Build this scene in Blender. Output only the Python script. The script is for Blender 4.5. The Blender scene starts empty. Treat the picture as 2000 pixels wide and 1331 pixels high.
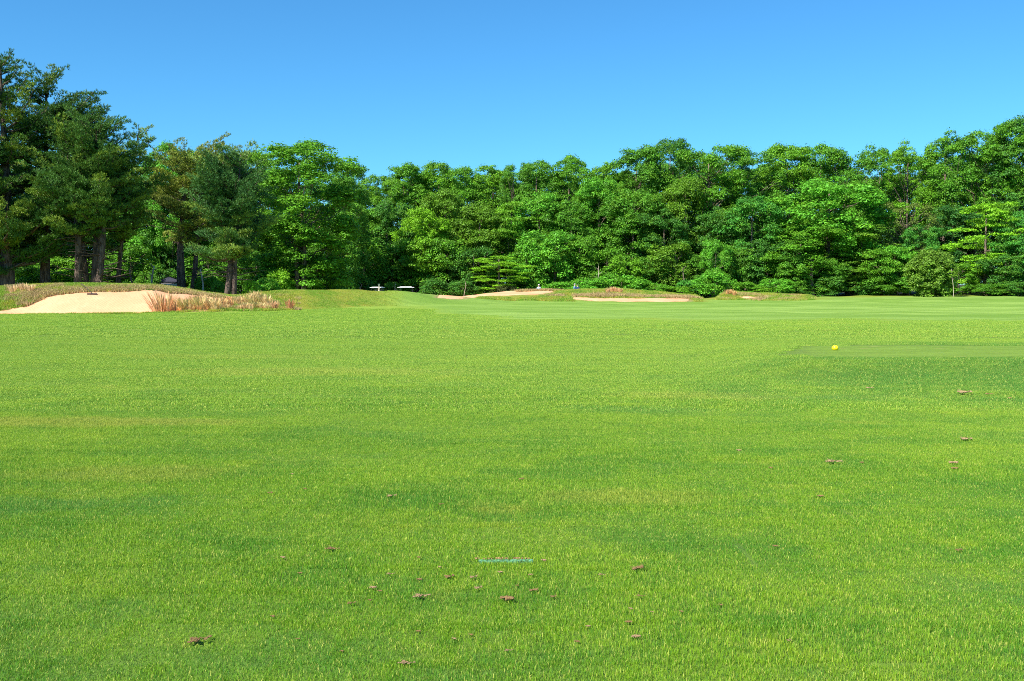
import bpy, math, random
import numpy as np
from mathutils import Vector, Matrix
R = math.radians
rng = np.random.default_rng(7)
random.seed(7)
sc = bpy.context.scene
COL = sc.collection

# ------------------------------------------------------------------ camera, sky, sun, exposure
PITCH = math.atan(110.5/2000)
CAMZ = 1.6
cam = bpy.data.objects.new('camera', bpy.data.cameras.new('camera'))
COL.objects.link(cam)
cam.data.sensor_width = 36; cam.data.lens = 36
cam.data.clip_start = 0.1; cam.data.clip_end = 6000
cam.location = (0, 0, CAMZ); cam.rotation_euler = (R(90)-PITCH, 0, 0)
sc.camera = cam

SUN_AZ = math.atan2(-0.72, -0.70)      # compass style, from +Y towards +X
SUN_EL = R(46)
w = bpy.data.worlds.new('World'); sc.world = w; w.use_nodes = True
wn = w.node_tree; wn.nodes.clear()
sky = wn.nodes.new('ShaderNodeTexSky'); sky.sky_type = 'NISHITA'; sky.sun_disc = False
sky.sun_elevation = SUN_EL; sky.sun_rotation = SUN_AZ
sky.altitude = 0; sky.air_density = 1.0; sky.dust_density = 0.0; sky.ozone_density = 3.0
bgn = wn.nodes.new('ShaderNodeBackground'); bgn.inputs[1].default_value = 0.10
hsv = wn.nodes.new('ShaderNodeHueSaturation'); hsv.inputs['Saturation'].default_value = 1.0
wo = wn.nodes.new('ShaderNodeOutputWorld')
wn.links.new(sky.outputs[0], hsv.inputs['Color']); tintn = wn.nodes.new('ShaderNodeMix'); tintn.data_type = 'RGBA'; tintn.blend_type = 'MULTIPLY'; tintn.inputs[0].default_value = 1; tintn.inputs[7].default_value = (0.28, 0.68, 0.92, 1)
wn.links.new(hsv.outputs[0], tintn.inputs[6]); wn.links.new(tintn.outputs[2], bgn.inputs[0]); wn.links.new(bgn.outputs[0], wo.inputs[0])
sl = bpy.data.lights.new('sun', 'SUN'); sl.energy = 5.0; sl.angle = R(0.5); sl.color = (1.0, 0.95, 0.86)
so = bpy.data.objects.new('sun', sl); COL.objects.link(so)
sd = Vector((math.sin(SUN_AZ)*math.cos(SUN_EL), math.cos(SUN_AZ)*math.cos(SUN_EL), math.sin(SUN_EL)))
so.rotation_euler = sd.to_track_quat('Z', 'Y').to_euler(); so.location = (-30, -20, 60)
sc.view_settings.view_transform = 'Standard'; sc.view_settings.look = 'None'
sc.view_settings.gamma = 1; sc.view_settings.exposure = 0.93
sc.render.engine = 'CYCLES'
sc.cycles.max_bounces = 6; sc.cycles.diffuse_bounces = 3; sc.cycles.transmission_bounces = 3
sc.cycles.use_denoising = False
sc.cycles.filter_width = 0.95

# ------------------------------------------------------------------ helpers
def ss(a, b, x):
    t = np.clip((x-a)/(b-a), 0, 1); return t*t*(3-2*t)
def tag(o, label=None, cat=None, group=None, kind=None):
    for k, v in (('label', label), ('category', cat), ('group', group), ('kind', kind)):
        if v: o[k] = v
    return o
def mesh(name, V, F, mat=None, attrs=None, smooth=False):
    """F: list of int arrays, each (n,k) with its own k"""
    if isinstance(F, np.ndarray): F = [F]
    m = bpy.data.meshes.new(name)
    V = np.asarray(V, dtype=np.float32)
    m.vertices.add(len(V)); m.vertices.foreach_set('co', V.ravel())
    idx = np.concatenate([f.ravel() for f in F]).astype(np.int32)
    ls = np.concatenate([np.full(len(f), f.shape[1]) for f in F])
    st = np.concatenate([[0], np.cumsum(ls)[:-1]]).astype(np.int32)
    m.loops.add(len(idx)); m.loops.foreach_set('vertex_index', idx)
    m.polygons.add(len(ls)); m.polygons.foreach_set('loop_start', st); m.polygons.foreach_set('loop_total', ls.astype(np.int32))
    if attrs:
        for k, (dom, typ, arr) in attrs.items():
            a = m.attributes.new(k, typ, dom)
            a.data.foreach_set('value' if typ == 'FLOAT' else 'color', np.asarray(arr, dtype=np.float32).ravel())
    m.update(calc_edges=True); m.validate()
    m.polygons.foreach_set('use_smooth', np.full(len(m.polygons), smooth))
    if mat: m.materials.append(mat)
    return m
def obj(name, me, parent=None, loc=None):
    o = bpy.data.objects.new(name, me); COL.objects.link(o)
    if parent: o.parent = parent
    if loc is not None: o.location = loc
    return o
def empty(name, loc=(0, 0, 0), rz=0):
    o = bpy.data.objects.new(name, None); COL.objects.link(o); o.location = loc; o.rotation_euler = (0, 0, rz)
    o.empty_display_size = 0.3
    return o
class MB:
    def __init__(s): s.V = []; s.F3 = []; s.F4 = []; s.n = 0
    def add(s, V, F):
        V = np.asarray(V, float).reshape(-1, 3); s.V.append(V)
        for f in F:
            (s.F3 if len(f) == 3 else s.F4).append([i+s.n for i in f])
        s.n += len(V)
    def box(s, c, d, rz=0, taper=1.0):
        x, y, z = d[0]/2, d[1]/2, d[2]/2
        v = [(-x,-y,-z),(x,-y,-z),(x,y,-z),(-x,y,-z)]+[(a*taper,b*taper,z) for a, b in ((-x,-y),(x,-y),(x,y),(-x,y))]
        cz, sz = math.cos(rz), math.sin(rz)
        v = [(c[0]+a*cz-b*sz, c[1]+a*sz+b*cz, c[2]+e) for a, b, e in v]
        s.add(v, [(3,2,1,0),(4,5,6,7),(0,1,5,4),(1,2,6,5),(2,3,7,6),(3,0,4,7)])
    def tube(s, P, rad, n=7, cap=True):
        P = np.asarray(P, float); k = len(P)
        rad = np.full(k, rad) if np.isscalar(rad) else np.asarray(rad, float)
        T = np.gradient(P, axis=0); T /= np.linalg.norm(T, axis=1)[:, None]+1e-9
        a = np.where(np.abs(T[:, 2:3]) > 0.9, np.array([[1., 0, 0]]), np.array([[0, 0, 1.]]))
        A = np.cross(T, a); A /= np.linalg.norm(A, axis=1)[:, None]+1e-9
        B = np.cross(T, A)
        th = np.arange(n)*2*math.pi/n
        V = P[:, None]+rad[:, None, None]*(np.cos(th)[None, :, None]*A[:, None]+np.sin(th)[None, :, None]*B[:, None])
        F = [(i*n+j, i*n+(j+1) % n, (i+1)*n+(j+1) % n, (i+1)*n+j) for i in range(k-1) for j in range(n)]
        V = V.reshape(-1, 3)
        if cap:
            V = np.vstack([V, P[0], P[-1]])
            F += [(k*n, (j+1) % n, j) for j in range(n)]+[(k*n+1, (k-1)*n+j, (k-1)*n+(j+1) % n) for j in range(n)]
        s.add(V, F)
    def lathe(s, prof, c=(0, 0, 0), n=20, axis='z'):
        P = []
        for r, z in prof:
            for j in range(n):
                t = 2*math.pi*j/n; a, b = r*math.cos(t), r*math.sin(t)
                P.append({'z': (c[0]+a, c[1]+b, c[2]+z), 'x': (c[0]+z, c[1]+a, c[2]+b), 'y': (c[0]+a, c[1]+z, c[2]+b)}[axis])
        F = [(i*n+j, i*n+(j+1) % n, (i+1)*n+(j+1) % n, (i+1)*n+j) for i in range(len(prof)-1) for j in range(n)]
        s.add(P, F)
    def build(s, name, mat, parent=None, smooth=False, attrs=None, loc=None):
        F = []
        if s.F3: F.append(np.array(s.F3))
        if s.F4: F.append(np.array(s.F4))
        return obj(name, mesh(name, np.vstack(s.V), F, mat, attrs, smooth), parent, loc)

# ------------------------------------------------------------------ materials
class NT:
    def __init__(s, name):
        s.m = bpy.data.materials.new(name); s.m.use_nodes = True
        s.t = s.m.node_tree; s.t.nodes.clear()
        s.out = s.t.nodes.new('ShaderNodeOutputMaterial')
    def n(s, typ, ins=None, **kw):
        nd = s.t.nodes.new(typ)
        for k, v in kw.items(): setattr(nd, k, v)
        if ins:
            for k, v in ins.items():
                if isinstance(v, bpy.types.NodeSocket): s.t.links.new(v, nd.inputs[k])
                else: nd.inputs[k].default_value = v
        return nd
    def noise(s, vec, scale, detail=4, rough=0.55):
        return s.n('ShaderNodeTexNoise', {'Vector': vec, 'Scale': scale, 'Detail': detail, 'Roughness': rough}).outputs['Fac']
    def mp(s, vec, sx, sy, sz, rz=0):
        return s.n('ShaderNodeMapping', {'Vector': vec, 'Scale': (sx, sy, sz), 'Rotation': (0, 0, rz)}).outputs[0]
    def rng(s, v, a, b, c=0., d=1.):
        return s.n('ShaderNodeMapRange', {'Value': v, 'From Min': a, 'From Max': b, 'To Min': c, 'To Max': d}, interpolation_type='SMOOTHSTEP').outputs[0]
    def mix(s, f, a, b, mode='MIX'):
        nd = s.t.nodes.new('ShaderNodeMix'); nd.data_type = 'RGBA'; nd.blend_type = mode
        for i, v in ((0, f), (6, a), (7, b)):
            if isinstance(v, bpy.types.NodeSocket): s.t.links.new(v, nd.inputs[i])
            else: nd.inputs[i].default_value = v if i == 0 else ((*v, 1) if len(v) == 3 else v)
        return nd.outputs[2]
    def math(s, op, a, b=0.):
        nd = s.t.nodes.new('ShaderNodeMath'); nd.operation = op
        for i, v in enumerate((a, b)):
            if isinstance(v, bpy.types.NodeSocket): s.t.links.new(v, nd.inputs[i])
            else: nd.inputs[i].default_value = v
        return nd.outputs[0]
    def attr(s, name, out='Fac'): return s.n('ShaderNodeAttribute', attribute_name=name).outputs[out]
    def done(s, sh): s.t.links.new(sh, s.out.inputs[0]); return s.m
def simple(name, col, rough=0.6, spec=0.4, var=0.15, scale=8, metal=0.0, bump=0.0):
    t = NT(name); p = t.n('ShaderNodeTexCoord').outputs['Object']
    f = t.noise(p, scale, 5)
    c = t.mix(t.rng(f, 0.3, 0.7), tuple(x*(1-var) for x in col), tuple(min(1, x*(1+var)) for x in col))
    b = t.n('ShaderNodeBsdfPrincipled', {'Base Color': c, 'Roughness': rough, 'Specular IOR Level': spec, 'Metallic': metal})
    if bump:
        bp = t.n('ShaderNodeBump', {'Height': t.noise(p, scale*4, 4), 'Strength': bump, 'Distance': 0.02})
        t.t.links.new(bp.outputs[0], b.inputs['Normal'])
    return t.done(b.outputs[0])

def grass_color(t, pos):
    """mown meadow colours by place, with far sheen painted in"""
    big = t.rng(t.noise(pos, 0.22, 3), 0.36, 0.66)
    med = t.rng(t.noise(t.mp(pos, 0.8, 1.0, 1), 0.9, 5, 0.6), 0.44, 0.64)
    sm = t.rng(t.noise(pos, 4.5, 4, 0.6), 0.45, 0.7)
    dry = t.rng(t.noise(t.mp(pos, 1, 1, 1, 0.4), 0.55, 5, 0.65), 0.60, 0.74)
    bare = t.rng(t.noise(pos, 7.0, 3, 0.6), 0.69, 0.76)
    c = t.mix(big, (0.175, 0.355, 0.014), (0.275, 0.44, 0.024))
    c = t.mix(t.math('MULTIPLY', med, 0.72), c, (0.058, 0.24, 0.018))
    c = t.mix(t.math('MULTIPLY', sm, 0.4), c, (0.05, 0.22, 0.02))
    c = t.mix(t.math('MULTIPLY', dry, 0.55), c, (0.52, 0.44, 0.09))
    c = t.mix(t.math('MULTIPLY', bare, 0.40), c, (0.48, 0.36, 0.12))
    # sheen of far grass painted as paler colour, except a lush belt below the tee
    sx = t.n('ShaderNodeSeparateXYZ', {0: pos})
    deep = t.rng(t.noise(t.mp(pos, 0.7, 1.25, 1, 0.15), 0.42, 5, 0.62), 0.53, 0.66)
    c = t.mix(t.math('MULTIPLY', deep, 0.55), c, (0.045, 0.225, 0.036))
    yel = t.rng(t.noise(t.mp(pos, 0.8, 1.2, 1, -0.2), 0.7, 5, 0.65), 0.56, 0.68)
    c = t.mix(t.math('MULTIPLY', yel, 0.42), c, (0.40, 0.50, 0.03))
    strk = t.rng(t.noise(t.mp(pos, 0.07, 0.9, 1, 0.06), 0.9, 4, 0.6), 0.45, 0.62)
    c = t.mix(t.math('MULTIPLY', strk, t.rng(sx.outputs[1], 8, 25, 0, 0.45)), c, (0.10, 0.27, 0.03))
    for (cx, cy, rx, ry, fc_) in ((-5.0, 11.7, 2.2, 0.5, 0.6), (-3.6, 18.6, 3.2, 1.1, 0.5), (-6.5, 22.5, 3.0, 0.9, 0.4), (2.6, 14.6, 1.4, 0.7, 0.4), (0.9, 7.6, 0.8, 0.35, 0.3), (-3.2, 8.6, 1.1, 0.4, 0.35)):
        ex = t.math('POWER', t.math('DIVIDE', t.math('SUBTRACT', sx.outputs[0], cx), rx), 2.0); ey = t.math('POWER', t.math('DIVIDE', t.math('SUBTRACT', sx.outputs[1], cy), ry), 2.0)
        wp = t.rng(t.math('ADD', t.math('ADD', ex, ey), t.math('MULTIPLY', t.noise(pos, 1.6, 4, 0.7), 2.6)), 2.6, 1.3)
        c = t.mix(t.math('MULTIPLY', wp, fc_), c, (0.50, 0.42, 0.09))
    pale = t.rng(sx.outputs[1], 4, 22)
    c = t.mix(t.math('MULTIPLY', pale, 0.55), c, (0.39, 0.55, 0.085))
    ddx = t.math('SUBTRACT', sx.outputs[0], 9.6); ddy = t.math('SUBTRACT', sx.outputs[1], 17.0)
    rr = t.math('ADD', t.math('POWER', t.math('DIVIDE', ddx, 5.8), 2.0), t.math('POWER', t.math('DIVIDE', ddy, 4.8), 2.0))
    lush = t.rng(t.math('ADD', rr, t.math('MULTIPLY', t.noise(pos, 0.5, 5, 0.7), 3.8)), 3.5, 1.7)
    c = t.mix(t.math('MULTIPLY', lush, 0.68), c, (0.058, 0.235, 0.040))
    dx2 = t.math('SUBTRACT', sx.outputs[0], 17.0); dy2 = t.math('SUBTRACT', sx.outputs[1], 26.3)
    r2 = t.math('ADD', t.math('POWER', t.math('DIVIDE', dx2, 8.5), 2.0), t.math('POWER', t.math('DIVIDE', dy2, 2.2), 2.0))
    lush2 = t.rng(t.math('ADD', r2, t.math('MULTIPLY', t.noise(pos, 0.6, 4, 0.6), 1.4)), 2.0, 1.0)
    c = t.mix(t.math('MULTIPLY', lush2, 0.5), c, (0.060, 0.24, 0.045))
    return c
def mk_ground():
    t = NT('turf')
    pos = t.n('ShaderNodeNewGeometry').outputs['Position']
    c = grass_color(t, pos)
    z = t.attr('zone', 'Color'); sep = t.n('ShaderNodeSeparateColor', {'Color': z})
    z2 = t.attr('zone2', 'Color'); sep2 = t.n('ShaderNodeSeparateColor', {'Color': z2})
    # thatch seen between the real blades close by
    c = t.mix(t.math('MULTIPLY', sep2.outputs[0], 0.75), c, (0.07, 0.11, 0.02))
    c = t.mix(t.math('SUBTRACT', 1.0, sep2.outputs[0]), c, (0.70, 0.66, 0.62), 'MULTIPLY')
    # fairway: finer, cooler, mown in faint stripes
    st = t.rng(t.noise(t.mp(pos, 0.05, 0.9, 1, 0.10), 0.5, 2), 0.35, 0.65)
    fine = t.rng(t.noise(t.mp(pos, 0.5, 2.0, 1), 1.5, 5, 0.7), 0.3, 0.7)
    fc = t.mix(st, (0.15, 0.265, 0.030), (0.25, 0.375, 0.070)); fc = t.mix(t.math('MULTIPLY', fine, 0.3), fc, (0.10, 0.20, 0.03))
    fb = t.rng(t.noise(t.mp(pos, 0.35, 1, 1, -0.05), 0.11, 3), 0.42, 0.6); fc = t.mix(t.math('MULTIPLY', fb, 0.4), fc, (0.13, 0.24, 0.03))
    c = t.mix(sep.outputs[1], c, fc)
    # unmown rough on the banks
    rn = t.rng(t.noise(t.mp(pos, 1, 0.6, 1), 0.8, 6, 0.7), 0.38, 0.64)
    rn2 = t.rng(t.noise(pos, 3.0, 5, 0.7), 0.35, 0.68)
    rc = t.mix(rn, (0.14, 0.23, 0.018), (0.26, 0.25, 0.04)); rc = t.mix(t.math('MULTIPLY', rn2, 0.3), rc, (0.26, 0.23, 0.05))
    c = t.mix(sep.outputs[0], c, rc)
    # bare, brownish lip round the sand
    bc = t.mix(t.rng(t.noise(pos, 5, 5, 0.7), 0.4, 0.65), (0.40, 0.26, 0.14), (0.15, 0.10, 0.05))
    c = t.mix(sep2.outputs[1], c, bc)
    # forest floor
    lf = t.mix(t.rng(t.noise(pos, 1.4, 5), 0.4, 0.65), (0.05, 0.04, 0.022), (0.035, 0.06, 0.015))
    c = t.mix(sep.outputs[2], c, lf)
    # tee surface
    tc = t.mix(t.rng(t.noise(t.mp(pos, 0.4, 2, 1), 2.5, 5, .7), 0.35, 0.7), (0.17, 0.27, 0.035), (0.125, 0.21, 0.022))
    tc = t.mix(t.math('MULTIPLY', t.rng(t.noise(pos, 1.3, 5, .7), 0.58, 0.7), 0.5), tc, (0.30, 0.26, 0.09))
    c = t.mix(sep2.outputs[2], c, tc)
    b = t.n('ShaderNodeBsdfPrincipled', {'Base Color': c, 'Roughness': 0.85, 'Specular IOR Level': 0.15})
    h = t.math('ADD', t.noise(t.mp(pos, 1, 0.5, 1), 9, 5, 0.7), t.math('MULTIPLY', t.noise(pos, 1.2, 4), 1.5))
    bp = t.n('ShaderNodeBump', {'Height': h, 'Strength': 0.55, 'Distance': 0.12})
    t.t.links.new(bp.outputs[0], b.inputs['Normal'])
    return t.done(b.outputs[0])
def mk_blade(rough=False):
    t = NT('long_rough_blade' if rough else 'grass_blade')
    pos = t.n('ShaderNodeNewGeometry').outputs['Position']
    tint = t.attr('tint')
    if rough:
        rn = t.rng(t.noise(t.mp(pos, 1, 0.6, 1), 0.6, 5, 0.6), 0.40, 0.62)
        c = t.mix(rn, (0.17, 0.36, 0.022), (0.40, 0.42, 0.05))
        c = t.mix(t.rng(tint, 0.70, 0.95), c, (0.55, 0.40, 0.17))
    else:
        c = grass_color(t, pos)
        c = t.mix(t.rng(tint, 0.80, 1.0, 0, 0.8), c, (0.74, 0.70, 0.16))
        c = t.mix(t.rng(tint, 0.35, 0.0, 0, 0.85), c, (0.03, 0.15, 0.03))
    d = t.n('ShaderNodeBsdfPrincipled', {'Base Color': c, 'Roughness': 0.5, 'Specular IOR Level': 0.22})
    c2 = t.mix(0.5, c, (0.45, 0.65, 0.04), 'MIX')
    tr = t.n('ShaderNodeBsdfTranslucent', {'Color': c2})
    mx = t.n('ShaderNodeMixShader', {0: 0.3, 1: d.outputs[0], 2: tr.outputs[0]})
    return t.done(mx.outputs[0])
def mk_leaf(name, hue=(0.35, 0.45, 0.02), trans=0.28, rough=0.45):
    t = NT(name)
    oc = t.n('ShaderNodeObjectInfo').outputs['Color']
    tint = t.attr('tint')
    k = t.rng(tint, 0, 1, 0.95, 2.9)
    v = t.n('ShaderNodeVectorMath', {0: oc}, operation='SCALE'); t.t.links.new(k, v.inputs['Scale'])
    c = t.mix(t.rng(t.attr('tone'), 0.55, 1.0, 0, 0.5), v.outputs[0], hue)
    d = t.n('ShaderNodeBsdfPrincipled', {'Base Color': c, 'Roughness': rough, 'Specular IOR Level': 0.2})
    c2 = t.mix(0.35, c, hue)
    tr = t.n('ShaderNodeBsdfTranslucent', {'Color': c2})
    mx = t.n('ShaderNodeMixShader', {0: trans, 1: d.outputs[0], 2: tr.outputs[0]})
    return t.done(mx.outputs[0])
def mk_sand():
    t = NT('bunker_sand')
    pos = t.n('ShaderNodeNewGeometry').outputs['Position']
    f = t.rng(t.noise(pos, 0.5, 4), 0.35, 0.65); g = t.rng(t.noise(pos, 6, 5, 0.7), 0.3, 0.7)
    c = t.mix(f, (0.66, 0.35, 0.185), (0.76, 0.425, 0.235)); c = t.mix(t.math('MULTIPLY', g, 0.45), c, (0.55, 0.29, 0.15))
    dp = t.rng(t.noise(t.mp(pos, 0.5, 1.2, 1, 0.3), 0.35, 5, 0.6), 0.48, 0.62); c = t.mix(t.math('MULTIPLY', dp, 0.35), c, (0.58, 0.33, 0.17))
    b = t.n('ShaderNodeBsdfPrincipled', {'Base Color': c, 'Roughness': 0.95, 'Specular IOR Level': 0.1})
    rake = t.n('ShaderNodeTexWave', {'Vector': t.mp(pos, 1, 1, 1, 0.5), 'Scale': 2.2, 'Distortion': 3.0, 'Detail': 2.0})
    h = t.math('ADD', t.math('MULTIPLY', rake.outputs['Fac'], 0.3), t.noise(pos, 5, 5, 0.7))
    bp = t.n('ShaderNodeBump', {'Height': h, 'Strength': 0.45, 'Distance': 0.06})
    t.t.links.new(bp.outputs[0], b.inputs['Normal'])
    return t.done(b.outputs[0])
def mk_bark(name, a, b_):
    t = NT(name)
    p = t.n('ShaderNodeTexCoord').outputs['Object']
    f = t.noise(t.mp(p, 1, 1, 0.25), 7, 6, 0.7)
    c = t.mix(t.rng(f, 0.38, 0.62), a, b_)
    b = t.n('ShaderNodeBsdfPrincipled', {'Base Color': c, 'Roughness': 0.9, 'Specular IOR Level': 0.15})
    bp = t.n('ShaderNodeBump', {'Height': f, 'Strength': 0.8, 'Distance': 0.08}); t.t.links.new(bp.outputs[0], b.inputs['Normal'])
    return t.done(b.outputs[0])
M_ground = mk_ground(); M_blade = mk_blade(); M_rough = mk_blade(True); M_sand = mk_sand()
M_leaf = mk_leaf('broad_leaf', (0.22, 0.42, 0.02), 0.3); M_needle = mk_leaf('pine_needle', (0.42, 0.46, 0.03), 0.08, 0.5)
M_bark = mk_bark('oak_bark', (0.085, 0.062, 0.045), (0.26, 0.20, 0.15))
M_pbark = mk_bark('pine_bark', (0.045, 0.032, 0.027), (0.17, 0.12, 0.095))
M_fescue = mk_leaf('fescue_stalk', (0.85, 0.52, 0.27), 0.25, 0.6)

# ------------------------------------------------------------------ terrain
def lin(xs, ys): return lambda p: np.interp(p, xs, ys)
A_f = lin([-400, 0, 300, 440, 580, 640, 740, 860, 1000], [53, 54.3, 56, 59, 62, 66, 74, 80, 84])
A_c = lin([-400, 0, 300, 450, 600, 740, 860, 1000], [62, 62.5, 63.5, 70, 75, 82, 87, 90])
A_y = lin([-400, 0, 60, 100, 160, 220, 300, 360, 400, 440, 462, 480, 520, 560, 600, 640, 680, 720, 760, 800, 840, 880, 940, 1000, 1040],
          [566, 560, 556, 553, 551, 552, 556, 563, 570, 576, 577.5, 574.5, 567, 562.5, 562.5, 565, 567, 567, 568, 571, 575.5, 580, 585, 590, 594])
B_y = lin([820, 860, 900, 980, 1060, 1100, 1160, 1220, 1290, 1330, 1370], [585, 575.5, 572, 569.5, 567, 565.5, 565, 566, 570, 574, 579])
C_y = lin([1390, 1420, 1460, 1520, 1560, 1600], [580, 569.5, 571, 574, 576, 579])
def smooth_y(fn, p): return (fn(p-14)+2*fn(p)+fn(p+14))/4
def mound(px, Y, Yf, Yc, crest_py, back, lo, hi, tail=11.):
    zc = CAMZ+(555-crest_py)*Yc/2000-0.0
    zc = np.maximum(zc, 0)
    g = ss(Yf, Yc, Y)*(Y <= Yc)+(Y > Yc)*(1-ss(Yc+1, Yc+tail, Y))
    return zc*g*ss(lo, lo+20, px)*(1-ss(hi-20, hi, px))
def lumps(x, y):
    return (np.sin(x*0.61+1.3*np.sin(y*0.37))*np.cos(y*0.53+0.8)+0.6*np.sin(x*1.33+y*0.9+2)*np.sin(y*1.7-x*0.4))
def H(x, y):
    x = np.asarray(x, float); y = np.asarray(y, float)
    Y = np.maximum(y, 1.0); px = 1000+2000*x/Y
    px = np.where(y < 1, 1000.0, px)
    h = 0.012*lumps(x, y)*(1+Y/25)*(Y < 200)
    h = h - 0.65*ss(88, 112, Y)*(1-ss(820, 1000, px))
    h = h - 0.25*ss(108, 125, Y)*ss(840, 900, px)*(1-ss(1340, 1420, px))
    h = h + 0.25*ss(100, 135, Y)*ss(1500, 2000, px)
    pA = np.clip(px, -400, 1060)
    yc = A_c(pA); yf = A_f(pA)
    back = 11
    a = mound(px, Y, yf, yc, smooth_y(A_y, pA)+4.5*(1-ss(560, 680, px)), 0, -3000, 1045)
    h = h + a + 0.65*ss(88, 112, Y)*(1-ss(820, 1000, px))*(1-ss(yc, yc+back, Y))*(Y < yc+back)
    h = h + 0.10*np.sin(x*0.55+Y*0.25)*np.sin(Y*0.42+1.0)*ss(yf+1, yf+5, Y)*(Y < yc+8)*ss(470, 560, px)*(1-ss(760, 860, px))
    # scoop behind the front lip of the big bunker
    h = h - 0.42*np.exp(-((Y-(yf+2.2))/1.5)**2)*ss(-120, 20, px)*(1-ss(330, 400, px))
    b = mound(px, Y, 90, 105, smooth_y(B_y, px)+2, 0, 835, 1375)
    c = mound(px, Y, 99, 107, smooth_y(C_y, px)+2, 0, 1395, 1600)
    h = h+np.maximum(b, c)
    # raised tee on the right
    dx = np.maximum(6.0-x, 0)/2.6; dyf = np.maximum(19.3-y, 0)/2.4; dyb = np.maximum(y-23.6, 0)/1.5
    t = np.sqrt(dx**2+np.maximum(dyf, dyb)**2)
    h = h*np.clip(t, 0, 1)+0.17*(1-ss(0, 1, t))
    return h
cp, sp = math.cos(PITCH), math.sin(PITCH)
def ray(px, py):
    a = (px-1000)/2000; b = (665.5-py)/2000
    return np.array([a, cp+b*sp, -sp+b*cp])
def hit(px, py, lo=3., hi=170.):
    d = ray(px, py); d = d/d[1]
    Ys = np.concatenate([np.arange(lo, 40, 0.05), np.arange(40, hi, 0.1)])
    z = CAMZ+d[2]*Ys
    g = H(d[0]*Ys, Ys)
    k = np.argmax(z <= g)
    if not (z <= g).any(): k = len(Ys)-1
    Y = Ys[k]
    return np.array([d[0]*Y, Y, H(d[0]*Y, Y)])
def at(px, py, Y):
    d = ray(px, py); d = d/d[1]
    return np.array([d[0]*Y, Y, CAMZ+d[2]*Y])
def ztop(py, Y): return at(1000, py, Y)[2]
def sdf(P, X, Yv):
    """positive inside polygon P (k,2)"""
    X = X.ravel(); Yv = Yv.ravel(); d = np.full(X.shape, 1e9); ins = np.zeros(X.shape, bool)
    k = len(P)
    for i in range(k):
        a = P[i]; b = P[(i+1) % k]; e = b-a
        t = np.clip(((X-a[0])*e[0]+(Yv-a[1])*e[1])/(e@e+1e-12), 0, 1)
        d = np.minimum(d, np.hypot(X-a[0]-t*e[0], Yv-a[1]-t*e[1]))
        c = ((a[1] > Yv) != (b[1] > Yv)) & (X < (b[0]-a[0])*(Yv-a[1])/(b[1]-a[1]+1e-12)+a[0])
        ins ^= c
    return np.where(ins, d, -d)
def poly(pts): return np.array([hit(a, b)[:2] for a, b in pts])
sand1 = np.array([hit(a, b)[:2] for a, b in [(10, 606.5), (45, 602), (70, 592), (92, 581), (130, 575.5), (180, 571.5), (250, 571), (330, 574.5), (385, 578.5), (430, 584), (455, 592), (430, 600)]]
                 + [(float((p-1000)/2000*Y), float(Y)) for p, Y in ((400, 58.3), (300, 56.6), (150, 55.8), (30, 55.2), (-30, 55.0), (-90, 55.3), (-60, 56.3))])
sand2 = poly([(856, 582), (868, 577), (905, 575), (960, 573), (1010, 571), (1060, 569.3), (1084, 569.5), (1060, 574), (1030, 576), (985, 578), (935, 579.5), (905, 583.5), (880, 584)])
sand3 = poly([(1118, 582), (1150, 582.5), (1190, 583.5), (1250, 584), (1300, 584), (1347, 585), (1344, 589), (1300, 590.3), (1220, 590), (1160, 588), (1125, 585.5)])
sand4 = poly([(1444, 580.5), (1460, 579.5), (1480, 581.5), (1476, 583.5), (1450, 582.5)])
tee = poly([(1572, 677), (1700, 675.5), (2150, 674.5), (2150, 697), (1800, 699), (1592, 697.5)])
SANDS = [sand1, sand2, sand3, sand4]

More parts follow.
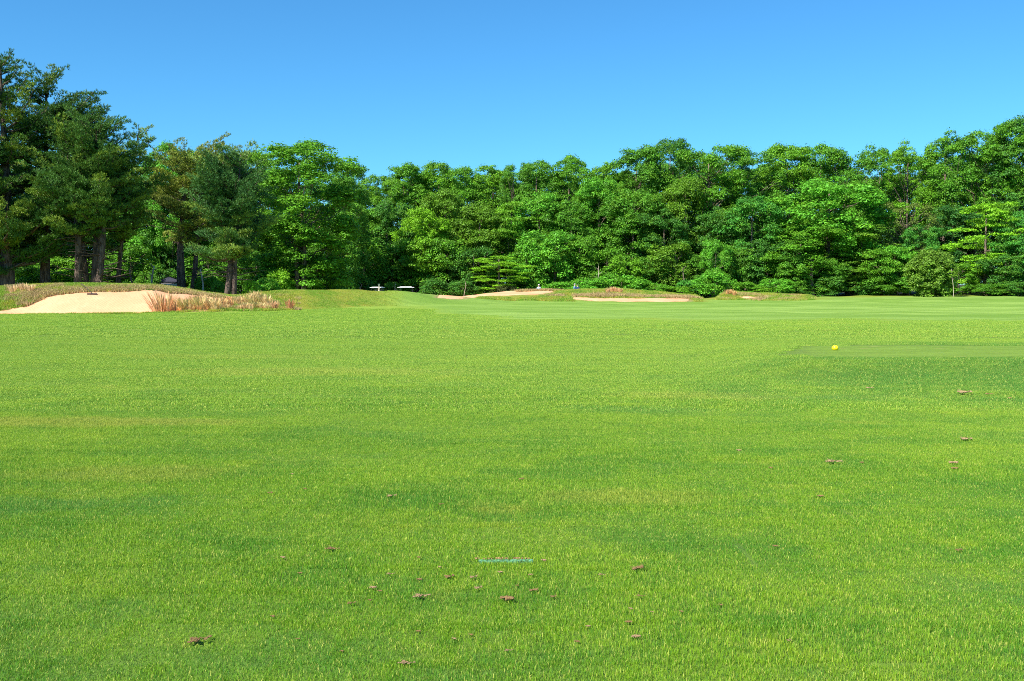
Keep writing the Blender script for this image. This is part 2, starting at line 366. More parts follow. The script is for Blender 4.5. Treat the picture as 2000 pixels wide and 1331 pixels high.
xs = np.concatenate([-np.geomspace(1500, 76, 16), np.arange(-75, 75.1, 0.4), np.geomspace(76, 1500, 16)])
ys = np.concatenate([-np.geomspace(400, 4, 10), np.arange(-2, 17, 1.0), np.arange(17, 26, 0.3), np.arange(26, 50, 0.8), np.arange(50, 96, 0.3), np.arange(96, 116, 0.5), np.arange(116, 170, 2.0), np.geomspace(175, 2500, 16)])
gx, gy = np.meshgrid(xs, ys); gz = H(gx, gy)
nx, ny = len(xs), len(ys)
i = np.arange(nx-1)[None, :]+np.arange(ny-1)[:, None]*nx
F = np.stack([i, i+1, i+1+nx, i+nx], -1).reshape(-1, 4)
def zones(X, Yv):
    X = X.ravel(); Yv = Yv.ravel(); Yc_ = np.maximum(Yv, 1); px = np.where(Yv < 1, 1000, 1000+2000*X/Yc_)
    jit = 3*np.sin(X*0.9)+2*np.sin(X*2.3+Yv)
    pA = np.clip(px, -400, 1060)
    rough = ss(A_f(pA)-0.2, A_f(pA)+0.5, Yv)*(1-ss(700, 800, px+jit*3))*(0.45+0.55*(1-ss(520, 600, px+jit*3)))
    rough = np.maximum(rough, ss(92, 95, Yv)*ss(880, 960, px+jit)*(1-ss(1350, 1400, px+jit)))
    rough = np.maximum(rough, ss(98, 101, Yv)*ss(1350, 1400, px+jit)*(1-ss(1560, 1640, px+jit)))
    rough = np.maximum(rough, 0.6*ss(118, 124, Yv)*ss(1560, 1640, px))
    fair = ss(-1.3, 1.3, Yv+0.8*np.sin(X*0.7)-(46+np.interp(px, [850, 1000, 1600, 2000], [12, 1.5, 0, -1])))*ss(840, 930, px+(Yv-46)*2)
    fair = np.maximum(fair, ss(A_f(pA)-3, A_f(pA)+2, Yv)*ss(740, 820, px)*(1-ss(900, 950, px)))*(1-rough)
    wood = np.interp(px, [-500, 0, 300, 460, 560, 700, 860, 1100, 1400, 1700, 2000, 3000], [74, 76, 84, 84, 98, 118, 122, 124, 126, 134, 128, 122])
    floor = ss(wood, wood+3, Yv)
    thatch = 1-ss(30, 48, Yv)
    s = np.max([sdf(p, X, Yv)*(2.2 if k else 1.0) for k, p in enumerate(SANDS)], axis=0)
    bare = ss(-1.1, -0.1, s+0.35*np.sin(X*5+Yv*3))*(Yv > 57.2)*np.where(px > 700, 0.75, 0.8)
    ts = ss(-0.15, 0.15, sdf(tee, X, Yv))
    n = len(X); one = np.ones(n)
    return np.stack([rough, fair, floor, one], 1), np.stack([thatch, bare, ts, one], 1)
z1, z2 = zones(gx, gy)
g = obj('ground', mesh('ground', np.stack([gx, gy, gz], -1).reshape(-1, 3), F, M_ground,
        {'zone': ('POINT', 'FLOAT_COLOR', z1), 'zone2': ('POINT', 'FLOAT_COLOR', z2)}, True))
tag(g, kind='structure')

def sand_sheet(P, name, label, step):
    lo = P.min(0)-1.2; hi = P.max(0)+1.2
    X, Yv = np.meshgrid(np.arange(lo[0], hi[0], step), np.arange(lo[1], hi[1], step))
    s = sdf(P, X, Yv).reshape(X.shape)
    s = s+0.10*np.sin(X*4.1+Yv)*np.sin(X*9.7)+0.05*np.sin(X*23+Yv*7)
    Z = H(X, Yv)+np.clip(s*0.35, -0.25, 0.045)
    keep = s > -0.6
    ny_, nx_ = X.shape
    ii = np.arange(nx_-1)[None, :]+np.arange(ny_-1)[:, None]*nx_
    F_ = np.stack([ii, ii+1, ii+1+nx_, ii+nx_], -1).reshape(-1, 4)
    kk = keep.ravel()[F_].all(1); F_ = F_[kk]
    used = np.unique(F_); mp_ = -np.ones(X.size, int); mp_[used] = np.arange(len(used))
    V = np.stack([X, Yv, Z], -1).reshape(-1, 3)[used]
    o = obj(name, mesh(name, V, mp_[F_], M_sand, None, True))
    return tag(o, label=label, kind='structure')
for k_, (P, lb) in enumerate(zip(SANDS, ['large pale sand bunker cut into the left mound', 'long thin sand bunker on the middle mound',
                             'sand bunker with ragged top edge right of centre', 'small scrap of sand on the far right mound'])):
    sand_sheet(P, 'sand_bunker', lb, 0.13 if k_ == 0 else 0.2)

# ------------------------------------------------------------------ grass tiles
def blades(n, size, h, wd, hv=0.35, lean=0.45):
    P = (rng.random((n, 2))-0.5)*size*1.12
    az = rng.random(n)*2*math.pi; la = rng.random(n)*2*math.pi
    hh = h*(1-hv+2*hv*rng.random(n)); ww = wd*(0.6+0.8*rng.random(n))
    ln = lean*rng.random(n)*hh
    dx, dy = np.cos(az)*ww/2, np.sin(az)*ww/2
    lx, ly = np.cos(la)*ln, np.sin(la)*ln
    z0 = np.full(n, -0.004)
    b0 = np.stack([P[:, 0]-dx, P[:, 1]-dy, z0], 1); b1 = np.stack([P[:, 0]+dx, P[:, 1]+dy, z0], 1)
    m0 = np.stack([P[:, 0]-dx*.8+lx*.35, P[:, 1]-dy*.8+ly*.35, hh*.6], 1); m1 = np.stack([P[:, 0]+dx*.8+lx*.35, P[:, 1]+dy*.8+ly*.35, hh*.6], 1)
    tp = np.stack([P[:, 0]+lx, P[:, 1]+ly, hh*0.97], 1)
    V = np.stack([b0, b1, m0, m1, tp], 1).reshape(-1, 3)
    k = np.arange(n)[:, None]*5
    t = rng.random(n)
    return V, [k+np.array([[0, 1, 3, 2]]), k+np.array([[2, 3, 4]])], np.concatenate([t, t])
def tile(name, n, size, h, wd, mat, **kw):
    V, F_, t = blades(n, size, h, wd, **kw)
    me = mesh(name, V, F_, mat, {'tint': ('FACE', 'FLOAT', t)})
    o = bpy.data.objects.new(name, me)      # not linked: only the source for the grass sheet below
    return o
def scatter(name, tiles, pts, scl, rot, label):
    """one 'stuff' object: points carrying copies of a patch of blades"""
    me = bpy.data.meshes.new(name); me.vertices.add(len(pts)); me.vertices.foreach_set('co', np.asarray(pts, np.float32).ravel())
    a = me.attributes.new('scl', 'FLOAT_VECTOR', 'POINT'); a.data.foreach_set('vector', np.asarray(scl, np.float32).ravel())
    a = me.attributes.new('rot', 'FLOAT_VECTOR', 'POINT'); a.data.foreach_set('vector', np.asarray(rot, np.float32).ravel())
    a = me.attributes.new('which', 'INT', 'POINT'); a.data.foreach_set('value', rng.integers(0, len(tiles), len(pts)).astype(np.int32))
    o = obj(name, me); tag(o, label, kind='stuff')
    ng = bpy.data.node_groups.new(name, 'GeometryNodeTree')
    ng.interface.new_socket('Geometry', in_out='INPUT', socket_type='NodeSocketGeometry')
    ng.interface.new_socket('Geometry', in_out='OUTPUT', socket_type='NodeSocketGeometry')
    N, L = ng.nodes, ng.links
    gi = N.new('NodeGroupInput'); go = N.new('NodeGroupOutput'); join = N.new('GeometryNodeJoinGeometry')
    def na(nm, typ):
        q = N.new('GeometryNodeInputNamedAttribute'); q.data_type = typ; q.inputs['Name'].default_value = nm; return q.outputs['Attribute']
    sA, rA, wA = na('scl', 'FLOAT_VECTOR'), na('rot', 'FLOAT_VECTOR'), na('which', 'INT')
    for k, tl in enumerate(tiles):
        oi = N.new('GeometryNodeObjectInfo'); oi.inputs['Object'].default_value = tl; oi.inputs['As Instance'].default_value = True
        cmpn = N.new('FunctionNodeCompare'); cmpn.data_type = 'INT'; cmpn.operation = 'EQUAL'
        L.new(wA, cmpn.inputs[2]); cmpn.inputs[3].default_value = k
        ip = N.new('GeometryNodeInstanceOnPoints')
        L.new(gi.outputs[0], ip.inputs['Points']); L.new(cmpn.outputs[0], ip.inputs['Selection'])
        L.new(oi.outputs['Geometry'], ip.inputs['Instance']); L.new(rA, ip.inputs['Rotation']); L.new(sA, ip.inputs['Scale'])
        L.new(ip.outputs[0], join.inputs[0])
    L.new(join.outputs[0], go.inputs[0])
    md = o.modifiers.new('patches', 'NODES'); md.node_group = ng
    return o
def vnoise(x, y, s, seed=0):
    a = np.sin(x*s*1.0+seed)+np.sin(y*s*1.3+seed*2.1)+np.sin((x+y)*s*0.7+seed*3.3)+np.sin((x-y*0.8)*s*1.7+seed)
    return a/4
def patch_points(y0, y1, step, margin=1.5):
    out = []
    y = y0
    while y < y1:
        hw = y*0.56+margin
        X = np.arange(-hw, hw, step); out.append(np.stack([X+step*0.2*(rng.random(len(X))-.5), np.full(len(X), y)+step*0.2*(rng.random(len(X))-.5)], 1))
        y += step
    P = np.vstack(out); return P
def grass_field(name, y0, y1, step, tiles, label, hmul=1.0):
    P = patch_points(y0, y1, step)
    X, Yv = P[:, 0], P[:, 1]; px = 1000+2000*X/np.maximum(Yv, 1)
    lim = np.where(px < 840, A_f(np.clip(px, -400, 860))-0.5, np.interp(px, [840, 1000, 1600, 2000], [57, 46.5, 45.5, 44.5]))
    lim = lim+rng.uniform(-1.2, 1.5, len(P))*(px > 800)
    keep = (Yv < lim) & (sdf(tee, X, Yv) < -0.34)
    P = P[keep]; X, Yv = P[:, 0], P[:, 1]
    n = len(P)
    hs = hmul*(1.0+0.22*vnoise(X, Yv, 1.1, 1)+0.15*vnoise(X, Yv, 3.7, 5))
    # longer grass along the foot of the tee
    ts = sdf(tee, X, Yv); hs = hs*(1+0.7*ss(-1.2, 0, ts))*(1-0.5*ss(-9, 0, Yv-lim[keep])*(px[keep] > 700))
    scl = np.stack([np.ones(n), np.ones(n), hs], 1)
    e = 0.4
    rot = np.stack([(H(X, Yv+e)-H(X, Yv-e))/(2*e), -(H(X+e, Yv)-H(X-e, Yv))/(2*e), np.zeros(n)], 1)
    # turn by quarter steps baked into separate tile variants instead of yaw, so that slopes stay right
    return scatter(name, tiles, np.stack([X, Yv, H(X, Yv)], 1), scl, rot, label)
tn = [tile('near_patch', 6000, 0.5, 0.018, 0.0021, M_blade, lean=0.8) for _ in range(5)]
grass_field('grass', 2.0, 13, 0.5, tn, 'bright green mown grass of the foreground')
tm = [tile('middle_patch', 3800, 0.7, 0.020, 0.0045, M_blade, lean=0.9) for _ in range(4)]
grass_field('grass', 13.1, 30, 0.7, tm, 'mown grass in the middle distance around the tee')
tf = [tile('far_patch', 3400, 1.3, 0.022, 0.011, M_blade, lean=1.0) for _ in range(4)]
grass_field('grass', 30.2, 66, 1.3, tf, 'mown grass running up to the left bunker')

# ------------------------------------------------------------------ long rough on the mounds
def rough_points(n, box, pred):
    out = []; tot = 0
    while tot < n:
        X = rng.uniform(box[0], box[1], 40000); Yv = rng.uniform(box[2], box[3], 40000); px = 1000+2000*X/Yv
        k = pred(X, Yv, px); out.append(np.stack([X[k], Yv[k]], 1)); tot += k.sum()
    return np.vstack(out)[:n]
def allsand(X, Yv): return np.max([sdf(p, X, Yv) for p in SANDS], axis=0)
tr_ = [tile('rough_tuft', 26, 0.22, 0.13, 0.014, M_rough, lean=0.9) for _ in range(5)]
def add_rough(name, n, box, pred, hs, label):
    P = rough_points(n, box, pred); X, Yv = P[:, 0], P[:, 1]
    s = hs*(0.6+0.8*rng.random(n)); scl = np.stack([s*1.2, s*1.2, s], 1)
    rot = np.stack([np.zeros(n), np.zeros(n), rng.random(n)*6.28], 1)
    return scatter(name, tr_, np.stack([X, Yv, H(X, Yv)-0.01], 1), scl, rot, label)
add_rough('rough_grass', 21000, (-36, -7, 55, 72), lambda X, Yv, px: (px > -120) & (px < 560-20*np.sin(X)) & (Yv > A_f(np.clip(px, -400, 900))+0.1) & (Yv < A_c(np.clip(px, -400, 900))+2) & (allsand(X, Yv) < -0.05),
          0.85, 'shaggy olive and straw coloured rough grass round the left bunker')
add_rough('rough_grass', 13000, (-24, -7, 60, 86), lambda X, Yv, px: (px > 520) & (px < 640+150*rng.random(px.shape)) & (Yv > A_f(np.clip(px, -400, 900))+0.3) & (Yv < A_c(np.clip(px, -400, 900))+1),
          0.34, 'short olive green rough grass on the second mound')
add_rough('rough_grass', 19000, (-7.5, 33, 92, 110), lambda X, Yv, px: (px > 860) & (px < 1590) & (allsand(X, Yv+0.9) < -0.3) & (allsand(X, Yv+2.0) < -0.2) & (allsand(X, Yv+3.0) < 0) & (allsand(X, Yv) < -0.1) & (Yv < 109) & ((px < 1370) | ((px > 1400) & (Yv > 99))),
          1.0, 'olive rough grass around the far bunkers')

M_straw = mk_leaf('straw_blade', (0.50, 0.34, 0.18), 0.2, 0.6)
def straw_tile(n, size, h, wd):
    V, F_, t = blades(n, size, h, wd, lean=1.1)
    o = bpy.data.objects.new('straw_tuft', mesh('straw_tuft', V, F_, M_straw, {'tint': ('FACE', 'FLOAT', t*0.6), 'tone': ('FACE', 'FLOAT', rng.random(len(t)))}))
    o.color = (0.19, 0.135, 0.065, 1); return o
ts_ = [straw_tile(30, 0.24, 0.15, 0.012) for _ in range(4)]
def add_straw(n, box, pred, hs, label):
    P = rough_points(n, box, pred); X, Yv = P[:, 0], P[:, 1]
    s_ = hs*(0.5+0.9*rng.random(n)); rot = np.stack([np.zeros(n), np.zeros(n), rng.random(n)*6.28], 1)
    o = scatter('straw_grass', ts_, np.stack([X, Yv, H(X, Yv)-0.01], 1), np.stack([s_*1.2, s_*1.2, s_], 1), rot, label)
    o.color = (0.33, 0.25, 0.11, 1); return o
def band(i, X, Yv, wd):
    d = sdf(SANDS[i], X, Yv); return (sdf(SANDS[i], X, Yv-0.5) > d+0.12) & (d < 0.02) & (d > -wd*(0.35+0.65*rng.random(X.shape)**2))
add_straw(3000, (-36, -14, 57.3, 68), lambda X, Yv, px: (px > -100) & (px < 470) & band(0, X, Yv, 1.9) & (Yv > 58.5), 0.9, 'tan straw grass fringing the back lip of the left bunker')
add_straw(1300, (-36, -24, 55, 63), lambda X, Yv, px: (px > 15) & (px < 125) & (allsand(X, Yv) < 0) & (Yv > A_f(px)+0.5) & (vnoise(X, Yv, 1.9, 3) > -0.05), 0.9, 'straw patches on the bank left of the bunker')
add_straw(800, (-22, -12, 60, 70), lambda X, Yv, px: (px > 420) & (px < 585) & (Yv > A_f(px)+0.2) & (vnoise(X, Yv, 1.5, 8) > 0.05), 0.8, 'straw grass thinning out over the second mound')
add_straw(2800, (-8, 18, 92, 106), lambda X, Yv, px: ((band(2, X, Yv, 3.2) & (Yv > 96)) | band(1, X, Yv, 1.6)) & ((px < 1100) | (px > 1120)), 1.3, 'brown gold fringe of dry grass along the far bunker lips')
add_straw(500, (17, 32, 99, 106), lambda X, Yv, px: (px > 1405) & (px < 1560) & (Yv > 100) & (vnoise(X, Yv, 1.2, 4) > 0.1), 1.1, 'dry grass patches on the small right hand mound')

# tall reddish fescue
def fescue_mesh(n, r, h, seed, wind=0.35):
    g_ = np.random.default_rng(seed)
    a = g_.random(n)*6.283; rr = r*np.sqrt(g_.random(n)); P = np.stack([np.cos(a)*rr, np.sin(a)*rr*0.7], 1)
    hh = h*(0.55+0.5*g_.random(n)); out = 0.35+0.3*g_.random(n)
    lx = P[:, 0]/r*hh*out*0.9-wind*hh*g_.random(n)*0.6; ly = P[:, 1]/r*hh*out
    V = []; ww = 0.006+0.009*g_.random(n)
    for f, wv in ((0, 0.8), (0.45, 0.8), (0.85, 1.6), (1.0, 0.3)):
        cx = P[:, 0]+lx*f**1.6; cy = P[:, 1]+ly*f**1.6
        th = a+1.57
        for sgn in (-1, 1):
            V.append(np.stack([cx+sgn*np.cos(th)*ww*wv, cy+sgn*np.sin(th)*ww*wv, hh*f-0.02*(f == 0)], 1))
    V = np.stack(V, 1).reshape(-1, 3); k = np.arange(n)[:, None]*8
    F_ = np.concatenate([k+np.array([[0, 1, 3, 2]]), k+np.array([[2, 3, 5, 4]]), k+np.array([[4, 5, 7, 6]])])
    t = g_.random(n)
    return mesh('fescue_tuft', V, F_, M_fescue, {'tint': ('FACE', 'FLOAT', np.tile(t, 3)), 'tone': ('FACE', 'FLOAT', np.tile(g_.random(n), 3))})
fm = [fescue_mesh(150, 0.36, 1.0, 11+k) for k in range(4)]
FESC = (0.37, 0.225, 0.11, 1)
def fescue(px, Y, s, label, group=None, col=FESC, k=0, sx=1.0):
    x = (px-1000)/2000*Y
    o = obj('fescue_clump', fm[k % 4], None, (x, Y, H(x, Y)-0.02)); o.scale = (s*sx, s*sx, s); o.rotation_euler = (0, 0, 0.4*math.sin(px)); o.color = col
    tag(o, label, 'grass clump', group); return o
fescue(318, 57.6, 1.35, 'big leaning reddish fescue clump standing in front of the bunker sand', k=0, sx=1.15)
fescue(309, 57.3, 0.8, 'smaller fescue clump at the left foot of the big reddish clump', k=1)
fescue(338, 58.2, 0.9, 'narrow fescue clump against the sand, second from the left', k=2, sx=0.7)
fescue(568, 62.3, 0.75, 'lone rust red fescue clump at the right end of the row', k=3, col=(0.32, 0.14, 0.07, 1), sx=0.8)
fescue(538, 62.0, 0.55, 'short reddish tuft just left of the rust red clump', k=1, col=(0.30, 0.17, 0.08, 1), sx=0.9)
k = 0
for px_, n_, lo, hi, sc_ in ((360, 6, 58.2, 60, 0.85), (385, 8, 58.5, 61, 0.85), (408, 9, 58.8, 62, 0.8), (430, 7, 59.5, 62, 0.7), (455, 6, 60, 63, 0.6), (480, 5, 60.5, 62.5, 0.55), (500, 4, 61.3, 62.5, 0.5), (525, 4, 61.6, 62.8, 0.5), (512, 3, 64, 67, 0.75), (540, 3, 63, 66, 0.6), (495, 4, 64, 67, 0.75), (460, 4, 64, 66, 0.6)):
    for q in range(n_):
        k += 1; p = px_+rng.uniform(-14, 14)
        fescue(p, rng.uniform(lo, hi), sc_*rng.uniform(0.45, 1.05), 'reddish brown fescue clump in the dense band between the bunker and the second mound',
               'fescue clumps right of the bunker', col=((0.34, 0.25, 0.11, 1), (0.36, 0.22, 0.10, 1), (0.24, 0.23, 0.07, 1), (0.38, 0.29, 0.13, 1))[k % 4], k=k)
for p in (26, 46, 60): fescue(p, 59.6+rng.random(), 0.55, 'thin pale straw tuft on the bank left of the bunker', 'straw tufts on the left bank', col=(0.42, 0.30, 0.16, 1), k=int(p))
for p in (1188, 1196, 1203, 1211): fescue(p, 98.5+rng.random()*2, 0.6, 'straw coloured tuft above the ragged bunker right of centre', 'straw tufts above the far bunker', col=(0.40, 0.24, 0.12, 1), k=int(p))
for p in (1421, 1427, 1434): fescue(p, 102+rng.random()*2, 0.6, 'straw tuft on the small right hand mound', 'straw tufts on the small mound', col=(0.40, 0.24, 0.10, 1), k=int(p))

# ------------------------------------------------------------------ trees
def leaf_quads(C, Nrm, size, g_, asp=0.62):
    n = len(C)
    Nrm = Nrm+g_.normal(0, 0.55, (n, 3)); Nrm /= np.linalg.norm(Nrm, axis=1)[:, None]+1e-9
    a = g_.normal(0, 1, (n, 3)); T = a-(a*Nrm).sum(1)[:, None]*Nrm; T /= np.linalg.norm(T, axis=1)[:, None]+1e-9
    B = np.cross(Nrm, T); s = size*(0.55+0.9*g_.random(n))[:, None]
    v = np.stack([C-T*s*0.5, C+B*s*asp*0.5+T*s*0.08, C+T*s*0.55-Nrm*s*0.12, C-B*s*asp*0.5+T*s*0.08], 1)
    return v.reshape(-1, 3), np.arange(n*4).reshape(-1, 4)
def clump_leaves(c, r, flat, n, g_):
    u = g_.normal(0, 1, (n, 3)); u[:, 2] = np.abs(u[:, 2])*1.1-0.35*g_.random(n); u /= np.linalg.norm(u, axis=1)[:, None]
    rad = r*(0.62+0.42*g_.random(n)**0.7)
    P = u*rad[:, None]; P[:, 2] *= flat
    P += g_.normal(0, r*0.05, (n, 3))
    Nn = u.copy(); Nn[:, 2] += 0.5
    return c+P, Nn
def crown_mesh(name, Rr, Hh, base, seed, leaf=0.30, nclump=110, flat=0.6, layered=False, top=0.62, cr=(0.19, 0.30), dens=26, lop=0.25, nlob=15):
    g_ = np.random.default_rng(seed)
    ph = g_.random(6)*6.28
    C = []; Rs = []
    hz = Hh-base
    tries = 0
    # big rounded masses on the crown's envelope ...
    lobes = []
    nl_ = int(nlob*hz/Rr) if not layered else 44
    while len(lobes) < nl_ and tries < 4000:
        tries += 1
        t = 1-((len(lobes)+g_.random())/nl_)**0.85*0.98+0.05*g_.normal()
        if layered: t = (np.floor(t*10)+0.5+0.26*g_.normal())/10
        if not 0 < t < 1: continue
        prof = math.sin(math.pi*t**(math.log(0.5)/math.log(top)))**0.6
        if t < 0.45: prof = max(prof, 0.62+0.5*t)
        az = len(lobes)*2.4+g_.normal(0, 0.5)
        lob = 1+lop*(math.sin(2*az+ph[0]+3*t)+0.6*math.sin(3*az+ph[1]-4*t)+0.5*math.sin(5*az+ph[2]+7*t))/1.6
        lr = Rr*g_.uniform(0.22, 0.40)
        rad = max(0, Rr*prof*lob*(0.55+0.45*g_.random()**0.5)-lr*0.6)
        c = np.array([math.cos(az)*rad, math.sin(az)*rad, base+t*hz])
        if c[2]+lr*0.9 > Hh: c[2] = Hh-lr*0.9
        if lobes and min(np.linalg.norm(np.array([l[0] for l in lobes])-c, axis=1)) < lr*0.55: continue
        lobes.append((c, lr))
    # ... each carrying small leafy clumps over its outer and upper side
    k = 0
    while len(C) < nclump and k < nclump*30:
        k += 1
        lc, lr = lobes[k % len(lobes)]
        rr = Rr*g_.uniform(*cr)
        d = g_.normal(0, 1, 3); out = lc.copy(); out[2] = 0; out /= np.linalg.norm(out)+1e-6
        d = d/np.linalg.norm(d)+out*0.5+np.array([0, 0, 0.45]); d /= np.linalg.norm(d)
        c = lc+d*lr*np.array([1, 1, 0.3 if layered else 0.85])*g_.uniform(0.6, 1.0)
        if c[2]+rr*flat > Hh*1.02: c[2] = Hh*1.02-rr*flat
        if C and min(np.linalg.norm((np.array(C)-c), axis=1)) < rr*0.55: continue
        C.append(c); Rs.append(rr)
    Vs = []; Fs = []; tints = []; tones = []; n0 = 0
    for c, r in zip(C, Rs):
        fl = flat*g_.uniform(0.8, 1.15)
        n = int(dens*r*r/(leaf*leaf)*0.42)
        P, Nn = clump_leaves(c, r, fl, n, g_)
        # loose twig sprays so that the outline is ragged
        m = max(4, n//7)
        d = g_.normal(0, 1, (m, 3)); d[:, 2] = np.abs(d[:, 2])*0.8; d /= np.linalg.norm(d, axis=1)[:, None]
        P2 = c+d*(r*(1.02+0.28*g_.random(m)))[:, None]*np.array([1, 1, fl*1.3])
        P = np.vstack([P, P2]); Nn = np.vstack([Nn, d+np.array([0, 0, .6])])
        v, f = leaf_quads(P, Nn, leaf, g_)
        Vs.append(v); Fs.append(f+n0); n0 += len(v)
        ct = g_.random(); tints.append(np.clip(0.35*ct+0.65*g_.random(len(P)), 0, 1)); tones.append(np.clip(0.6*g_.random()+0.45*g_.random(len(P)), 0, 1))
    me = mesh(name, np.vstack(Vs), np.vstack(Fs), M_leaf, {'tint': ('FACE', 'FLOAT', np.concatenate(tints)), 'tone': ('FACE', 'FLOAT', np.concatenate(tones))})
    return me, np.array(C)
def trunk_mesh(name, C, Hh, base, r0, seed, mat, nl=16, forks=1):
    g_ = np.random.default_rng(seed+99); mb = MB()
    lx, ly = g_.normal(0, 0.4, 2)
    def tp(t): return np.array([lx*math.sin(t*2.2), ly*math.sin(t*1.7+0.3)-ly*math.sin(.3), Hh*0.88*t])
    ts = np.linspace(0, 1, 12); P = np.array([tp(t) for t in ts]); P[0, 2] = -0.5
    rad = r0*(1-0.88*ts)**0.9+0.02; rad[0] *= 1.5; rad[1] *= 1.05
    mb.tube(P, rad, 9)
    sel = g_.permutation(len(C))[:nl]
    for k in sel:
        c = C[k]; t0 = min(max((c[2]/(Hh*0.88))-g_.uniform(0.12, 0.3), 0.12), 0.85)
        a = tp(t0); n = 6; Q = []
        for j in range(n+1):
            s = j/n; p = a*(1-s)+c*s; p = p+np.array([0, 0, -0.35*math.sin(s*math.pi)*np.linalg.norm(c-a)*0.2])+(g_.normal(0, 0.12, 3) if 0 < j < n else 0); Q.append(p)
        rr = r0*(1-0.85*t0)*0.5
        mb.tube(Q, np.linspace(rr, 0.025, n+1), 5, False)
    F_ = []
    if mb.F3: F_.append(np.array(mb.F3))
    F_.append(np.array(mb.F4))
    return mesh(name, np.vstack(mb.V), F_, mat, None, True)
KIND = {}
def mkkind(key, Rr, Hh, base, seeds, r0=0.32, nl=16, **kw):
    L = []
    for s in seeds:
        c, C = crown_mesh('crown', Rr, Hh, base, s, **kw)
        L.append((c, trunk_mesh('trunk', C, Hh, base, r0, s, M_bark, nl), Rr, Hh))
    KIND[key] = L
mkkind('tall', 5.0, 21, 2.5, (1, 2, 3, 4), nclump=460, top=0.62, nl=26, leaf=0.21, cr=(0.10, 0.19), flat=0.8)
mkkind('open', 5.4, 21, 8.0, (5, 6), nclump=260, top=0.7, nl=34, leaf=0.21, dens=22, nlob=10, cr=(0.09, 0.18), flat=0.7)
mkkind('sparse', 4.4, 13, 3.0, (61,), r0=0.26, nclump=95, top=0.7, nl=48, leaf=0.19, dens=20, cr=(0.10, 0.19), flat=0.7)
mkkind('mid', 4.4, 13, 1.2, (11, 12, 13), r0=0.22, nclump=330, top=0.58, leaf=0.20, cr=(0.10, 0.19), flat=0.8)
mkkind('layer', 4.2, 12, 1.0, (21, 22), r0=0.20, nclump=240, flat=0.35, layered=True, leaf=0.20, dens=17, cr=(0.11, 0.22), lop=0.4)
mkkind('low', 2.9, 6.5, 0.2, (31, 32, 33), r0=0.10, nclump=170, leaf=0.19, cr=(0.13, 0.24), flat=0.8)
mkkind('bush', 2.0, 2.8, 0.0, (41, 42), r0=0.05, nl=8, nclump=110, leaf=0.16, cr=(0.15, 0.27), top=0.5, flat=0.8)
mkkind('dome', 2.7, 5.2, -0.2, (51,), r0=0.08, nl=8, nclump=330, leaf=0.19, cr=(0.13, 0.22), top=0.45, flat=0.85, lop=0.08, dens=34, nlob=26)

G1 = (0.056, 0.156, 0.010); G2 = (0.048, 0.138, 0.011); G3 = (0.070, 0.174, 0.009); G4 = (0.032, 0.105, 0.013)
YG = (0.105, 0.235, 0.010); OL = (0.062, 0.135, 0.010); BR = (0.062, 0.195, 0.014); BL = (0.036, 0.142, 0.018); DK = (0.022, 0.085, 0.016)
cnt = [0]
def tree(px, top, wpx, Y, kind, col, label, group=None, name='deciduous_tree', cat='tree', var=None):
    cnt[0] += 1; k = cnt[0]
    L = KIND[kind]; cm, tm_, Rr, Hh = L[(k if var is None else var) % len(L)]
    x = (px-1000)/2000*Y*0.9985; z0 = float(H(x, Y))
    hgt = ztop(top, Y)-z0; s = wpx*Y/2000/2/Rr*1.08
    root = empty(name, (x, Y, z0), (k*2.399) % 6.283)
    root.scale = (s, s, hgt/Hh)
    tag(root, label, cat, group)
    t_ = obj('trunk', tm_, root); c_ = obj('crown', cm, root); c_.color = (*col, 1)
    return root
